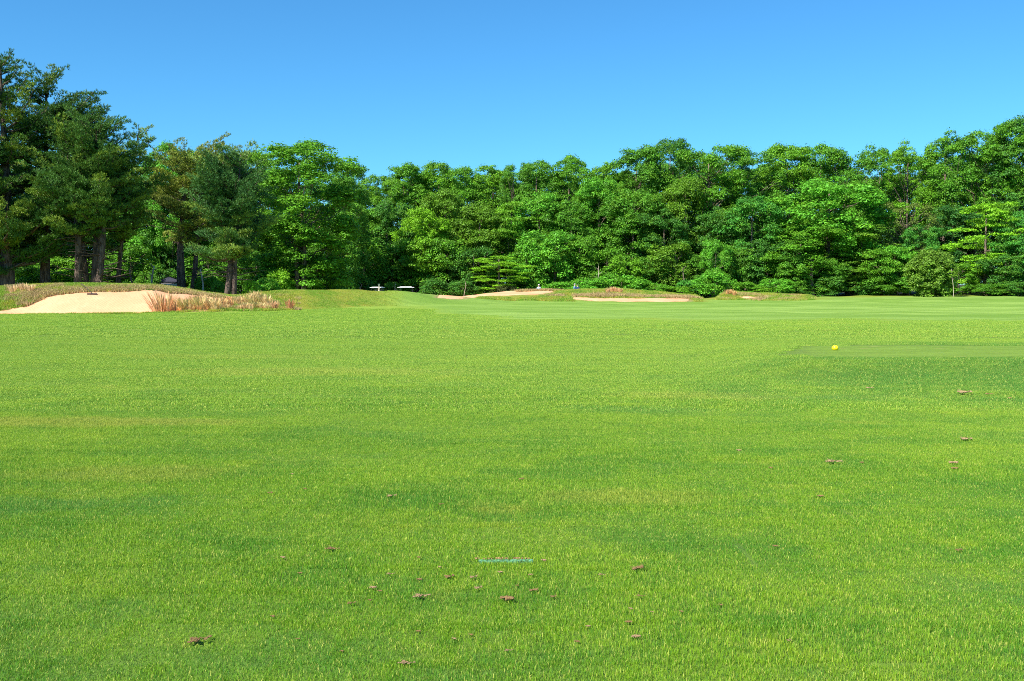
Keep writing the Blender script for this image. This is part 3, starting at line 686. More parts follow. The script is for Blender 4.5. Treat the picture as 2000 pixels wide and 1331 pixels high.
T_T = [  # tall back row, left to right
 (334, 281, 95, 108, 'tall', BR, 'bright green broadleaf tree poking above the pines left of the flat topped pine'),
 (378, 298, 80, 112, 'tall', G3, 'green broadleaf tree hidden behind the flat topped pine'),
 (436, 302, 100, 112, 'tall', G1, 'broadleaf tree between the flat topped pine and the lone round pine'),
 (505, 293, 110, 108, 'tall', G3, 'broadleaf tree rising just right of and behind the round pine'),
 (600, 277, 205, 98, 'tall', G1, 'large round oak with forked dark trunk right of the round pine'),
 (682, 322, 90, 128, 'tall', G2, 'tree with a drooping side branch against the sky right of the large oak'),
 (733, 344, 95, 150, 'open', G3, 'lowest thin topped tree in the dip right of the large oak'),
 (795, 321, 110, 150, 'tall', G1, 'first high crown right of the dip in the tree line'),
 (852, 319, 105, 152, 'tall', G3, 'pale green crown left of centre on the skyline'),
 (906, 330, 105, 150, 'tall', G1, 'flat skyline crown left of the small projecting sprig'),
 (958, 324, 110, 153, 'tall', G3, 'skyline crown beside the small projecting sprig'),
 (1003, 319, 60, 150, 'open', G2, 'narrow thin crown whose sprig sticks up from the skyline'),
 (1052, 315, 110, 150, 'tall', G2, 'skyline crown left of the rounded crown at the notch'),
 (1118, 308, 110, 148, 'tall', G1, 'rounded crown on the left side of the skyline notch'),
 (1188, 318, 90, 150, 'tall', G3, 'light green crown on the right side of the skyline notch'),
 (1246, 287, 125, 148, 'tall', G2, 'dark green tall crown left of the highest middle crown'),
 (1306, 274, 120, 150, 'open', G4, 'highest dark crown in the middle with sky showing through'),
 (1378, 278, 150, 146, 'open', G1, 'wide umbrella crown with bare limbs showing below it'),
 (1450, 293, 130, 147, 'open', G2, 'spreading crown with sky gaps right of the umbrella crown'),
 (1532, 280, 110, 150, 'tall', G3, 'pointed bright crown at the centre right skyline'),
 (1600, 283, 120, 150, 'tall', G1, 'rounded skyline crown behind the huge round tree'),
 (1655, 290, 110, 147, 'open', G2, 'thin crown with a row of sky gaps beneath its top'),
 (1715, 292, 95, 150, 'open', G1, 'open crown at the right hand skyline dip'),
 (1770, 283, 115, 147, 'open', G3, 'domed open crown above the brown bare limbs'),
 (1838, 273, 125, 145, 'open', G1, 'open crown on the lower part of the rising right skyline'),
 (1900, 255, 130, 142, 'open', G2, 'open limbed crown midway up the rising right skyline'),
 (1955, 244, 125, 140, 'open', G1, 'tall open crown next to the one at the right edge'),
 (2008, 227, 130, 138, 'tall', G4, 'tallest dark crown cut by the right edge'),
 (2090, 225, 150, 138, 'tall', G2, 'tall broadleaf tree beyond the right edge of the view'),
]
for a in T_T: tree(*a[:6], a[6], 'tall broadleaf trees along the skyline')
T_M = [
 (646, 400, 110, 122, 'mid', G2, 'mid height tree under the right side of the large oak'),
 (700, 395, 110, 140, 'mid', G1, 'mid height tree below the dip in the skyline'),
 (762, 392, 110, 141, 'mid', G4, 'dark mid height tree left of the lime coloured tree'),
 (826, 410, 100, 137, 'mid', YG, 'lime yellow tree standing out left of centre'),
 (872, 372, 110, 143, 'mid', OL, 'olive tinged tree right above the lime coloured tree'),
 (935, 400, 115, 141, 'mid', OL, 'dull olive tree with thin trunks left of centre'),
 (995, 388, 115, 142, 'layer', G3, 'tree with flat light green sprays near the centre'),
 (1052, 378, 105, 142, 'mid', BR, 'fresh green tree just right of the centre'),
 (1108, 396, 115, 140, 'mid', G2, 'tree with dark hollow beneath it under the skyline notch'),
 (1168, 352, 105, 143, 'mid', BR, 'light green column filling the skyline notch'),
 (1232, 372, 125, 141, 'mid', G2, 'dark green rounded tree right of the notch'),
 (1290, 410, 110, 139, 'mid', G4, 'dark tree with pale limb below the highest middle crown'),
 (1336, 352, 120, 142, 'mid', OL, 'olive crowned tree under the umbrella crown'),
 (1398, 405, 105, 140, 'mid', G4, 'dark tree behind the vine covered trunk'),
 (1468, 385, 130, 137, 'mid', BL, 'rounded blue green tree left of the huge round tree'),
 (1532, 430, 110, 140, 'mid', G1, 'mid height tree in the gap left of the huge round tree'),
 (1618, 348, 205, 136, 'mid', BR, 'huge round bright tree dominating the right half'),
 (1572, 440, 150, 133, 'mid', G1, 'lower dull green bulge at the left foot of the huge round tree'),
 (1690, 430, 120, 134, 'layer', OL, 'olive tree with layered branches right of the dark trunk'),
 (1768, 395, 105, 135, 'sparse', (0.070, 0.095, 0.020), 'brownish sparse tree with pale forked limbs'),
 (1795, 440, 90, 134, 'mid', BL, 'fresh blue green tree below the brownish sparse tree'),
 (1860, 405, 120, 139, 'mid', DK, 'dark olive tree between the brownish tree and the lime one'),
 (1925, 388, 140, 128, 'layer', YG, 'tall lime green tree with layered branches near the right edge'),
 (1992, 415, 100, 126, 'mid', BL, 'dark blue green tree cut by the right edge'),
 (2070, 400, 130, 126, 'mid', G2, 'mid height tree beyond the right edge of the view'),
]
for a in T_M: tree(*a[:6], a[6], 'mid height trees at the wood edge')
T_L = [
 (560, 505, 80, 100, 'low', G1, 'leafy sapling under the left side of the large oak'),
 (622, 500, 85, 99, 'low', G2, 'leafy sapling right of the forked oak trunk'),
 (664, 470, 90, 126, 'low', G1, 'green understory tree at the foot of the second mound crest'),
 (716, 465, 95, 134, 'low', G1, 'rounded understory tree left of the white post'),
 (768, 486, 90, 136, 'low', G2, 'understory tree standing above the right golf cart'),
 (818, 470, 95, 135, 'low', G3, 'pale understory tree right of the golf carts'),
 (868, 468, 95, 135, 'low', G1, 'understory tree over the left tip of the long thin bunker'),
 (925, 484, 90, 134, 'low', G4, 'dark understory tree left of the layered lime sapling'),
 (975, 496, 105, 131, 'layer', YG, 'lime sapling with flat layered branches above the long bunker'),
 (1030, 478, 90, 134, 'low', BR, 'bright understory tree right of the layered lime sapling'),
 (1082, 452, 105, 134, 'low', BR, 'drooping bright understory tree above the two seated golfers'),
 (1135, 462, 85, 136, 'low', G1, 'understory tree right of the drooping bright one'),
 (1182, 488, 85, 134, 'low', G1, 'understory tree with a thin pale stem beside it'),
 (1222, 500, 75, 133, 'low', G3, 'yellowish understory tree above the bright bramble bank'),
 (1262, 505, 70, 134, 'low', G2, 'understory tree left of the dark hollow'),
 (1312, 478, 105, 134, 'low', OL, 'olive flushed understory tree right of the dark hollow'),
 (1362, 498, 60, 134, 'low', G2, 'narrow understory tree left of the vine covered trunk'),
 (1398, 470, 50, 131, 'low', BR, 'bright column of vine hanging over a trunk'),
 (1442, 480, 75, 134, 'low', G2, 'understory tree below the rounded blue green tree'),
 (1500, 470, 95, 134, 'low', G4, 'dark understory tree below the gap left of the huge tree'),
 (1552, 500, 80, 131, 'low', G2, 'understory tree just left of the thick lit trunk'),
 (1622, 505, 60, 131, 'low', G2, 'small understory tree right of the thick lit trunk'),
 (1662, 500, 80, 133, 'layer', OL, 'layered understory sapling over the dark hollow on the right'),
 (1712, 490, 80, 131, 'low', G1, 'understory tree right of the layered sapling'),
 (1752, 482, 80, 131, 'low', BR, 'bright understory tree left of the round standalone bush'),
 (1872, 515, 60, 127, 'low', G1, 'understory tree just right of the round standalone bush'),
 (1962, 500, 80, 124, 'low', G4, 'dark understory tree at the foot of the lime green tree'),
 (2010, 480, 90, 124, 'low', BL, 'dark understory tree at the right edge'),
 (20, 500, 100, 90, 'low', G1, 'leafy sapling behind the leftmost pine trunk'),
 (112, 505, 105, 94, 'low', G3, 'yellowish sapling between the two left pine trunks'),
 (200, 510, 80, 96, 'low', G2, 'sapling behind the clustered pine trunks'),
 (255, 480, 90, 98, 'low', G1, 'sapling right of the clustered pine trunks'),
 (282, 450, 80, 108, 'low', BR, 'bright sapling above the white shed'),
 (405, 490, 80, 100, 'low', G1, 'sapling between the thick lit trunk and the round pine'),
 (500, 490, 80, 100, 'low', G2, 'shaded sapling right of the round pine trunks'),
 (330, 500, 60, 108, 'low', G4, 'dark sapling directly behind the white shed'),
]
for a in T_L: tree(*a[:6], a[6], 'young understory trees', name='understory_tree')
T_B = [
 (1100, 552, 80, 126, 'bush', BR, 'bright bramble bush behind the seated golfers'),
 (1150, 544, 85, 128, 'bush', BR, 'bright bramble bush right of the seated golfers'),
 (1200, 538, 90, 129, 'bush', BR, 'bramble bush above the left part of the ragged bunker'),
 (1245, 545, 80, 129, 'bush', BR, 'bramble bush above the right part of the ragged bunker'),
 (1285, 556, 60, 128, 'bush', G1, 'low bramble at the right end of the ragged bunker'),
 (1325, 560, 60, 127, 'bush', G3, 'low bright bramble left of the tall vine bush'),
 (1352, 548, 60, 129, 'bush', BL, 'dark bush between two bright brambles'),
 (1394, 530, 75, 126, 'bush', BR, 'tall bright bush at the foot of the vine column'),
 (1452, 552, 70, 127, 'bush', G1, 'bush behind the small right hand mound'),
 (1515, 545, 75, 127, 'bush', BR, 'bright bush at the right end of the small mound'),
 (1490, 560, 50, 126, 'bush', G3, 'low bush behind the middle of the small mound'),
 (1620, 540, 70, 131, 'bush', G4, 'dark bush right of the thick lit trunk'),
 (1680, 545, 80, 132, 'bush', G4, 'dark bush under the layered sapling'),
 (1735, 540, 70, 130, 'bush', G2, 'bush left of the round standalone bush'),
 (1820, 489, 86, 121, 'dome', (0.070, 0.135, 0.014), 'round standalone olive bush with reddish tips at the wood edge'),
 (1940, 555, 80, 122, 'bush', G2, 'low bush at the foot of the lime green tree'),
 (1990, 552, 60, 121, 'bush', G4, 'low dark bush at the right edge'),
 (488, 548, 30, 80, 'bush', YG, 'small yellow green shrub right of the round pine trunks'),
 (520, 545, 50, 92, 'bush', BR, 'bright shrub in the dip between the two mounds'),
 (545, 528, 60, 95, 'bush', YG, 'yellow green shrub left of the forked oak trunk'),
 (640, 535, 70, 104, 'bush', G1, 'shrub at the crest of the second mound'),
 (705, 545, 60, 128, 'bush', G4, 'dark shrub left of the white post'),
 (765, 552, 40, 131, 'bush', G1, 'shrub between the white post and the right golf cart'),
 (850, 545, 70, 129, 'bush', G4, 'dark shrub at the left tip of the long thin bunker'),
 (905, 550, 60, 129, 'bush', G4, 'dark shrub behind the long thin bunker'),
 (985, 557, 50, 129, 'bush', (0.045, 0.055, 0.018), 'dull brownish shrub behind the long thin bunker'),
 (60, 525, 90, 86, 'bush', G3, 'yellowish shrub right of the leftmost pine trunk'),
 (130, 525, 90, 88, 'bush', YG, 'yellow green shrub left of the clustered pine trunks'),
 (285, 535, 50, 96, 'bush', G2, 'dark shrub left of the white shed'),
 (405, 540, 50, 92, 'bush', G1, 'shrub right of the thick lit trunk'),
 (425, 550, 30, 88, 'bush', G2, 'small dark shrub left of the round pine trunks'),
 (1560, 562, 60, 130, 'bush', G4, 'low dark shrub left of the thick lit trunk'),
]
for a in T_B: tree(*a[:6], a[6], 'shrubs along the wood edge', name='shrub', cat='shrub')
tree(228, 563.5, 26, 61.4, 'bush', BR, 'small green weed on the back lip of the left bunker, right of the rake', name='weed', cat='weed')
tree(292, 566, 18, 61.6, 'bush', BR, 'tiny green weed on the back lip near the right end of the left bunker', name='weed', cat='weed')
# second ranks deeper in the wood
for k, px_ in enumerate(range(-250, 2330, 64)):
    yy = np.interp(px_, [-250, 300, 500, 700, 2300], [100, 118, 125, 165, 168])
    tp_ = np.interp(px_, [-250, 250, 330, 600, 700, 760, 1100, 1165, 1300, 1500, 1720, 1830, 2000, 2300], [240, 330, 330, 330, 375, 352, 340, 362, 312, 325, 340, 315, 275, 260])
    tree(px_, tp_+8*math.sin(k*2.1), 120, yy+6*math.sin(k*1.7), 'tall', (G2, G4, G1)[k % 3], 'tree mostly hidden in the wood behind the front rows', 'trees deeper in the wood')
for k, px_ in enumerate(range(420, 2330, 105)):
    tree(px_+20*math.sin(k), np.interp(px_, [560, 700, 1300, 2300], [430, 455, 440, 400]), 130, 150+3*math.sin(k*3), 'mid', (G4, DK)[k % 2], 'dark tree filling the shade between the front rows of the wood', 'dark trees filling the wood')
for k, px_ in enumerate(range(-240, 520, 90)):
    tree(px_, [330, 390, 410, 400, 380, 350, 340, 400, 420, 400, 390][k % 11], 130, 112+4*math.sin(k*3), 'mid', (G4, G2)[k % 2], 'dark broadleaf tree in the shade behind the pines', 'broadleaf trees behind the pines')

# tall trunks standing at the wood edge
def bare_trunk(px, top, wpx, Y, label, lean=0.0, mat=None, grp=None):
    x = (px-1000)/2000*Y; z0 = float(H(x, Y)); hh = ztop(top, Y)-z0; r = wpx*Y/4000
    root = empty('tree_trunk', (x, Y, z0)); tag(root, label, 'tree trunk', grp)
    mb = MB(); P = [(lean*s*hh+0.12*math.sin(s*5+px), 0, -0.3+hh*s*1.02) for s in np.linspace(0, 1, 9)]
    mb.tube(P, [r*1.35]+list(np.linspace(r, r*0.5, 8)), 9)
    mb.build('trunk', mat or M_bark, root, True)
    mb = MB()
    for q in range(4):
        s = 0.55+0.12*q; p = np.array([lean*s*hh+0.12*math.sin(s*5+px), 0, hh*s]); a = q*2.4+px
        e = p+np.array([math.cos(a), math.sin(a)*0.5, 0.7])*hh*0.13
        mb.tube([p, (p+e)/2+(0, 0, 0.1), e], [r*0.4, r*0.25, r*0.1], 5)
    mb.build('branch', mat or M_bark, root, True)
M_pale = mk_bark('pale_bark', (0.30, 0.24, 0.18), (0.55, 0.47, 0.38))
bare_trunk(1585, 505, 9, 130.3, 'thick lit trunk at the wood edge right of the small mound')
bare_trunk(1331, 520, 3.5, 131, 'short dark trunk above the right end of the ragged bunker', 0.05)
bare_trunk(1166, 515, 1.7, 128, 'thin pale stem between the bramble bushes', 0.02, M_pale)
bare_trunk(1860, 520, 1.2, 119, 'thin pale leaning stem right of the round standalone bush', -0.03, M_pale)
bare_trunk(773.5, 551, 2.2, 126, 'slim pale stem between the white post and the right golf cart', 0, M_pale)
bare_trunk(705.5, 552, 1.7, 124, 'slim pale stem left of the white post', 0, M_pale)
bare_trunk(297, 515, 5, 90, 'leaning bare trunk just left of the white shed', 0.06, M_pale)
bare_trunk(257, 520, 5, 86, 'straight grey trunk between the clustered pines and the shed', 0)
bare_trunk(395, 520, 4, 90, 'thin spotted trunk right of the thick lit trunk', 0.0, M_pale)
bare_trunk(908, 548, 1.2, 126, 'thin pale stem left of the layered lime sapling', 0.0, M_pale)

# ------------------------------------------------------------------ pines
def needle_pads(pads, g_, size=0.21, dens=150):
    """pads: (centre, rx, ry, rz, az)"""
    Vs = []; Fs = []; ti = []; to = []; n0 = 0
    for (c, rx, ry, rz, az, tone, slope) in pads:
        n = max(8, int(dens*rx*ry))
        a = g_.random(n)*6.283; q = np.sqrt(g_.random(n))
        lx = np.cos(a)*q*rx; ly = np.sin(a)*q*ry; lz = (1-q*q)*rz*(0.3+0.9*g_.random(n))+g_.normal(0, rz*0.35, n)+lx*slope
        X = lx*math.cos(az)-ly*math.sin(az); Yv = lx*math.sin(az)+ly*math.cos(az)
        P = c+np.stack([X, Yv, lz], 1)
        D0 = np.stack([X*0.55/rx+0.35*math.cos(az), Yv*0.55/rx+0.35*math.sin(az), np.full(n, 0.85)], 1)
        for j in range(6):
            D = D0+g_.normal(0, 0.55, (n, 3)); D /= np.linalg.norm(D, axis=1)[:, None]
            S = np.cross(D, g_.normal(0, 1, (n, 3))); S /= np.linalg.norm(S, axis=1)[:, None]+1e-9
            L = (size*(0.7+0.6*g_.random(n)))[:, None]; w_ = 0.022
            v = np.stack([P-S*w_*0.6, P+S*w_*0.6, P+D*L*0.6+S*w_, P+D*L, P+D*L*0.6-S*w_], 1).reshape(-1, 3)
            k = np.arange(n)[:, None]*5+n0
            Vs.append(v); Fs.append(k+np.array([[0, 1, 2, 3]])); n0 += len(v)
            Fs.append(k+np.array([[0, 3, 4, 4]])) if False else None
            ti.append(np.clip(0.4*tone+0.6*g_.random(n), 0, 1)); to.append(np.clip(tone*0.75+0.25*g_.random(n), 0, 1))
    Fs = [f for f in Fs if f is not None]
    return np.vstack(Vs), np.vstack(Fs), np.concatenate(ti), np.concatenate(to)
def pine(px, Y, Hh, seed, label, trunks=((0, 0, 0, 0.42, 1.0),), base=0.25, Rmax=5.0, shape='round', col=(0.030, 0.085, 0.022), extra=(), dead=10, nw=None, tone_bias=0.0, up=0.25, padr=1.0):
    g_ = np.random.default_rng(seed)
    x = (px-1000)/2000*Y; z0 = float(H(x, Y))
    root = empty('pine_tree', (x, Y, z0)); tag(root, label, 'pine tree', 'tall pines on the left')
    mb = MB(); pads = []; limbs = MB()
    for (ox, oy, lean, r0, hf) in trunks:
        hh = Hh*hf
        bend = g_.normal(0, 0.25, 2)
        def tp(t, ox=ox, oy=oy, lean=lean, hh=hh, bend=bend): return np.array([ox+lean*t*hh+bend[0]*math.sin(t*4), oy+bend[1]*math.sin(t*3), hh*t])
        ts = np.linspace(0, 1, 16); P = np.array([tp(t) for t in ts]); P[0, 2] = -0.5
        rad = r0*(1-0.93*ts)+0.02; rad[0] *= 1.3
        mb.tube(P, rad, 10)
        nwh = int((nw or hh*(1-base)/0.75)*(1.15 if shape == 'cone' else 0.9))
        for wv in range(nwh):
            t = base+(1-base)*(wv+0.4*g_.random())/nwh
            f = (t-base)/(1-base)
            if shape == 'round': L = Rmax*(0.55+0.45*math.sin(min(1, f*1.5)*math.pi/2))*(1-f**2.6)**0.8+0.5
            elif shape == 'flat': L = Rmax*(0.5+0.5*f)*(1-f**7)+0.5
            else: L = Rmax*(1-f)**0.62+0.7
            for b in range(g_.integers(3, 5)):
                az = g_.random()*6.283; l = L*g_.uniform(0.55, 1.15)
                add_branch(tp(t), az, l, up*0.4-0.05+0.75*f*f, r0*(1-0.9*t)*0.35+0.02, limbs, pads, g_, tone_bias, padr)
        for q in range(dead):
            t = g_.uniform(0.14, max(0.45, base+0.1)); az = g_.uniform(-2.8, 0.3) if g_.random() < .7 else g_.random()*6.28; l = g_.uniform(1, 3.2); p = tp(t)
            e = p+np.array([math.cos(az), math.sin(az)*0.7, g_.uniform(-0.15, 0.35)])*l
            m = (p+e)/2+g_.normal(0, 0.15, 3); limbs.tube([p, m, e], [0.05, 0.03, 0.012], 4, False)
    for (t, az, l, rise) in extra:
        ox, oy, lean, r0, hf = trunks[0]; p = np.array([ox+lean*t*Hh, oy, Hh*t])
        add_branch(p, az, l, rise, 0.12, limbs, pads, g_, tone_bias, padr, 1.35)
    mb.build('trunk', M_pbark, root, True); limbs.build('branch', M_pbark, root, True)
    V, F_, ti, to = needle_pads(pads, g_)
    c_ = obj('crown', mesh('crown', V, F_, M_needle, {'tint': ('FACE', 'FLOAT', ti), 'tone': ('FACE', 'FLOAT', to)}), root); c_.color = (*col, 1)
    return root
def add_branch(p, az, l, rise, r, limbs, pads, g_, tb, padr=1.0, big=1.0):
    d = np.array([math.cos(az), math.sin(az), 0]); n = 5
    rise = rise+g_.normal(0, 0.10)
    Q = []
    for j in range(n+1):
        s = j/n; Q.append(p+d*l*s+np.array([0, 0, l*(rise*s+0.26*s*s-0.10*math.sin(s*math.pi))]) + (g_.normal(0, 0.05*l*0.4, 3)*np.array([1, 1, 0.4]) if j else 0))
    limbs.tube(Q, np.linspace(r, 0.015, n+1), 5, False)
    tone0 = np.clip(g_.random()*1.0+tb, 0, 1)
    m = max(2, int(l/0.6))
    for j in range(m):
        s = 0.22+0.78*(j+0.5)/m; k = min(int(s*n), n-1); q = Q[k]*(1-(s*n-k))+Q[k+1]*(s*n-k)
        side = (g_.random()-0.5)*0.9*l*0.35*(1.2-abs(s-0.7)); dd = np.array([-d[1], d[0], 0])
        tone = np.clip(tone0*0.7+0.35*s*g_.random()+0.1, 0, 1)
        rx = g_.uniform(0.5, 0.85)*(0.75+0.10*l)*big*padr
        pads.append((q+dd*side+np.array([0, 0, 0.05]), rx, rx*g_.uniform(0.55, 0.85), 0.20*rx+0.06, az+g_.normal(0, 0.4), tone, 0.6*rise+0.30*s*s-0.05+g_.normal(0, 0.10)))
def hpx(top, px, Y): return ztop(top, Y)-float(H((px-1000)/2000*Y, Y))
PG = (0.027, 0.074, 0.011)
pine(14, 80, hpx(118, 14, 80), 1, 'tallest dark pine cut by the left edge', base=0.17, Rmax=5.0, shape='cone', col=PG, trunks=((0, 0, 0, 0.6, 1.0),), dead=10, up=0.2)
pine(-75, 78, hpx(150, -75, 78), 12, 'tall pine just beyond the left edge', base=0.15, Rmax=5.0, shape='cone', col=PG, dead=6)
pine(88, 83, hpx(150, 105, 83), 2, 'tall pine with long branches reaching right into the sky', base=0.2, Rmax=3.6, shape='cone', col=PG,
     trunks=((0, 0, 0.035, 0.42, 1.0),), dead=12, up=0.3,
     extra=((0.83, 0.0, 2.7, 0.55), (0.80, 0.1, 3.4, 0.40), (0.79, -0.15, 4.1, 0.28), (0.77, 0.3, 4.2, 0.18), (0.75, -0.3, 4.0, 0.14), (0.74, 0.1, 3.9, 0.04), (0.72, -0.2, 3.6, 0.0), (0.69, 0.2, 3.3, -0.05), (0.78, 2.9, 2.2, 0.3), (0.7, 3.3, 2.8, 0.3)))
pine(178, 80, hpx(232, 190, 80), 3, 'broad pine with a cluster of dark trunks above the bunker rake', base=0.42, Rmax=3.9, shape='round', col=(0.034, 0.088, 0.014),
     trunks=((-1.1, 0, -0.01, 0.33, 0.92), (0, 0.4, 0.0, 0.36, 1.0), (0.45, -0.3, 0.05, 0.28, 0.95), (-0.5, 0.8, -0.03, 0.24, 0.8)), dead=20, nw=14, padr=1.15)
pine(228, 84, hpx(262, 275, 84), 4, 'pine with a thin crooked lit trunk right of the clustered pine', base=0.30, Rmax=3.2, shape='round', col=(0.038, 0.095, 0.014),
     trunks=((0, 0, 0.14, 0.2, 1.0),), dead=12, tone_bias=0.05)
pine(366, 92, hpx(296, 400, 92), 5, 'olive flat topped pine with thick reddish lit trunk beside the shed', base=0.42, Rmax=3.6, shape='flat', col=(0.075, 0.10, 0.018),
     trunks=((-0.45, 0, 0.05, 0.42, 0.93), (0.25, 0.4, 0.09, 0.25, 1.0)), dead=12, tone_bias=0.3, nw=12, padr=1.1)
pine(449, 79, hpx(302, 462, 79), 6, 'lone round headed dark pine with twin trunks between the mounds', base=0.33, Rmax=3.1, shape='round', col=(0.028, 0.082, 0.018),
     trunks=((-0.28, 0, 0.01, 0.24, 0.95), (0.27, 0.2, 0.05, 0.22, 1.0)), dead=10, nw=15, padr=1.2,
     extra=((0.30, 3.6, 2.6, 0.05), (0.31, -1.2, 2.2, 0.05)))
# forked trunk of the large oak
for q, (px_, lb) in enumerate(((578, 'left stem of the forked dark oak trunk on the second mound'), (595, 'right stem of the forked dark oak trunk on the second mound'))):
    bare_trunk(px_, 430, 11, 97, lb, 0.01*(-1)**q)

# ------------------------------------------------------------------ objects
M_white = simple('white_paint', (0.80, 0.80, 0.78), 0.35, 0.5, 0.03)
M_black = simple('black_rubber', (0.02, 0.02, 0.02), 0.7, 0.3)
M_dark = simple('dark_plastic', (0.035, 0.035, 0.04), 0.5)
M_metal = simple('grey_metal', (0.45, 0.45, 0.46), 0.35, 0.5, 0.1, 8, 0.9)
M_seat = simple('cream_vinyl', (0.62, 0.58, 0.50), 0.5)
M_shingle = simple('dark_shingle', (0.045, 0.045, 0.065), 0.85, 0.2, 0.3, 14, 0, 0.5)
M_wall = simple('white_siding', (0.66, 0.70, 0.74), 0.7, 0.3, 0.06, 3)
M_yellow = simple('yellow_plastic', (0.85, 0.66, 0.01), 0.32, 0.5, 0.06, 30)
M_teal = simple('teal_paint', (0.085, 0.22, 0.115), 0.9, 0.1, 0.7, 60)
M_wood = simple('weathered_handle', (0.07, 0.05, 0.035), 0.7)
M_soil = simple('dry_soil', (0.40, 0.25, 0.11), 0.95, 0.1, 0.55, 60, 0, 0.8)
M_soil2 = simple('pale_soil', (0.55, 0.375, 0.20), 0.95, 0.1, 0.4, 60, 0, 0.8)
M_pinky = simple('pinkish_post_paint', (0.75, 0.58, 0.50), 0.6)

def golf_cart(px, Y, label, rz, body_col):
    x = (px-1000)/2000*Y; root = empty('golf_cart', (x, Y, float(H(x, Y))), rz); tag(root, label, 'golf cart', 'golf carts parked behind the mound')
    mb = MB()      # body with front cowl, floor, rear bag well (x forward)
    mb.box((0, 0, 0.34), (2.3, 1.12, 0.14)); mb.box((0.92, 0, 0.56), (0.5, 1.1, 0.34), 0, 0.82); mb.box((-0.62, 0, 0.55), (0.95, 1.12, 0.30), 0, 0.94)
    for s in (-1, 1):
        for fx in (0.82, -0.78): mb.lathe([(0.27, -0.13), (0.33, -0.11), (0.33, 0.11), (0.27, 0.13)], (fx, s*0.49, 0.33), 16, 'y')
    b = mb.build('body', body_col, root)
    for fx in (0.82, -0.78):
        for s in (-1, 1):
            wm = MB(); wm.lathe([(0.12, -0.09), (0.21, -0.09), (0.23, -0.05), (0.23, 0.05), (0.21, 0.09), (0.12, 0.09)], (0, 0, 0), 20, 'y')
            wh = wm.build('wheel', M_black, root, True, loc=(fx, s*0.55, 0.23))
            rm = MB(); rm.lathe([(0.001, -0.06), (0.12, -0.07), (0.12, 0.07), (0.001, 0.06)], (0, 0, 0), 14, 'y'); rm.build('rim', M_metal, wh, True)
    sm = MB(); sm.box((-0.25, 0, 0.76), (0.52, 1.0, 0.13), 0, 0.94); sm.build('seat', M_seat, root)
    sm = MB(); sm.box((-0.52, 0, 1.06), (0.10, 1.0, 0.36), 0, 0.92); sm.build('backrest', M_seat, root)
    rm = MB()
    rm.box((-0.05, 0, 1.83), (1.75, 1.2, 0.05), 0, 0.97); rm.box((-0.05, 0, 1.885), (1.3, 0.92, 0.05), 0, 0.88)
    rm.build('roof', M_white, root)
    for s in (-1, 1):
        pm = MB(); pm.tube([(0.82, s*0.50, 0.7), (0.62, s*0.52, 1.3), (0.55, s*0.52, 1.81)], 0.022, 6); pm.build('roof_post', M_dark, root)
        pm = MB(); pm.tube([(-0.80, s*0.50, 0.6), (-0.72, s*0.52, 1.3), (-0.66, s*0.52, 1.81)], 0.022, 6); pm.build('roof_post', M_dark, root)
    sw = MB(); sw.tube([(0.72, 0.26, 0.7), (0.42, 0.26, 1.0)], 0.02, 6)
    th = np.linspace(0, 2*math.pi, 17); sw.tube(np.stack([0.40+0.10*np.cos(th), 0.26+0.17*np.sin(th), 1.0+0.12*np.cos(th)], 1), 0.014, 5, False)
    sw.build('steering_wheel', M_dark, root)
    wm = MB(); wm.box((0.70, 0, 1.28), (0.015, 0.98, 0.9)); gl = NT('clear_screen'); gb = gl.n('ShaderNodeBsdfPrincipled', {'Base Color': (0.9, 0.95, 0.95, 1), 'Roughness': 0.05, 'Transmission Weight': 0.9, 'IOR': 1.1})
    wm.build('windshield', gl.done(gb.outputs[0]), root)
    for s in (-1, 1):
        hm = MB(); hm.lathe([(0.001, 0.03), (0.06, 0.02), (0.07, 0)], (1.14, s*0.36, 0.55), 12, 'x'); hm.build('headlight', M_seat, root, True)
    for s in (-1, 1):
        g2 = MB(); g2.tube([(-1.02, s*0.24, 0.35), (-1.06, s*0.24, 1.18)], [0.13, 0.15], 10); g2.tube([(-1.06, s*0.24, 1.18), (-1.06, s*0.27, 1.38)], 0.03, 6); g2.build('golf_bag', M_dark, root)
    return root
golf_cart(738, 112, 'golf cart with a white roof mostly hidden behind the mound beside the white post', R(80), M_white)
golf_cart(793.5, 112, 'golf cart with a pale two tier roof right of the white post', R(12), M_seat)
# white post
x = (740.5-1000)/2000*98; z0 = float(H(x, 98)); mb = MB(); hh = ztop(554.5, 98)-z0
mb.box((0, 0, hh/2-0.2), (0.16, 0.16, hh+0.3)); mb.box((0, 0, hh-0.04), (0.19, 0.19, 0.04), 0, 0.9)
pr = mb.build('post', M_pinky, None, loc=(x, 98, z0)); tag(pr, 'square white post standing in front of the left golf cart', 'post')

# shed with hipped roof
Y = 100.0; px_ = 332; x = (px_-1000)/2000*Y; z0 = float(H(x, Y)); root = empty('shed', (x, Y, z0), R(28)); tag(root, 'small white shed with dark hipped roof behind the left mound', 'shed')
ez = ztop(551.5, Y)-z0; az_ = ztop(540.5, Y)-z0; hw = 0.93
mb = MB(); mb.box((0, 0, ez/2), (2*hw, 2*hw, ez)); mb.build('wall', M_wall, root)
mb = MB(); e = hw+0.16; V = [(-e, -e, ez-0.04), (e, -e, ez-0.04), (e, e, ez-0.04), (-e, e, ez-0.04), (-e, -e, ez+0.05), (e, -e, ez+0.05), (e, e, ez+0.05), (-e, e, ez+0.05), (0, 0, az_)]
mb.add(V, [(3, 2, 1, 0), (0, 1, 5, 4), (1, 2, 6, 5), (2, 3, 7, 6), (3, 0, 4, 7), (4, 5, 8), (5, 6, 8), (6, 7, 8), (7, 4, 8)]); mb.build('roof', M_shingle, root)
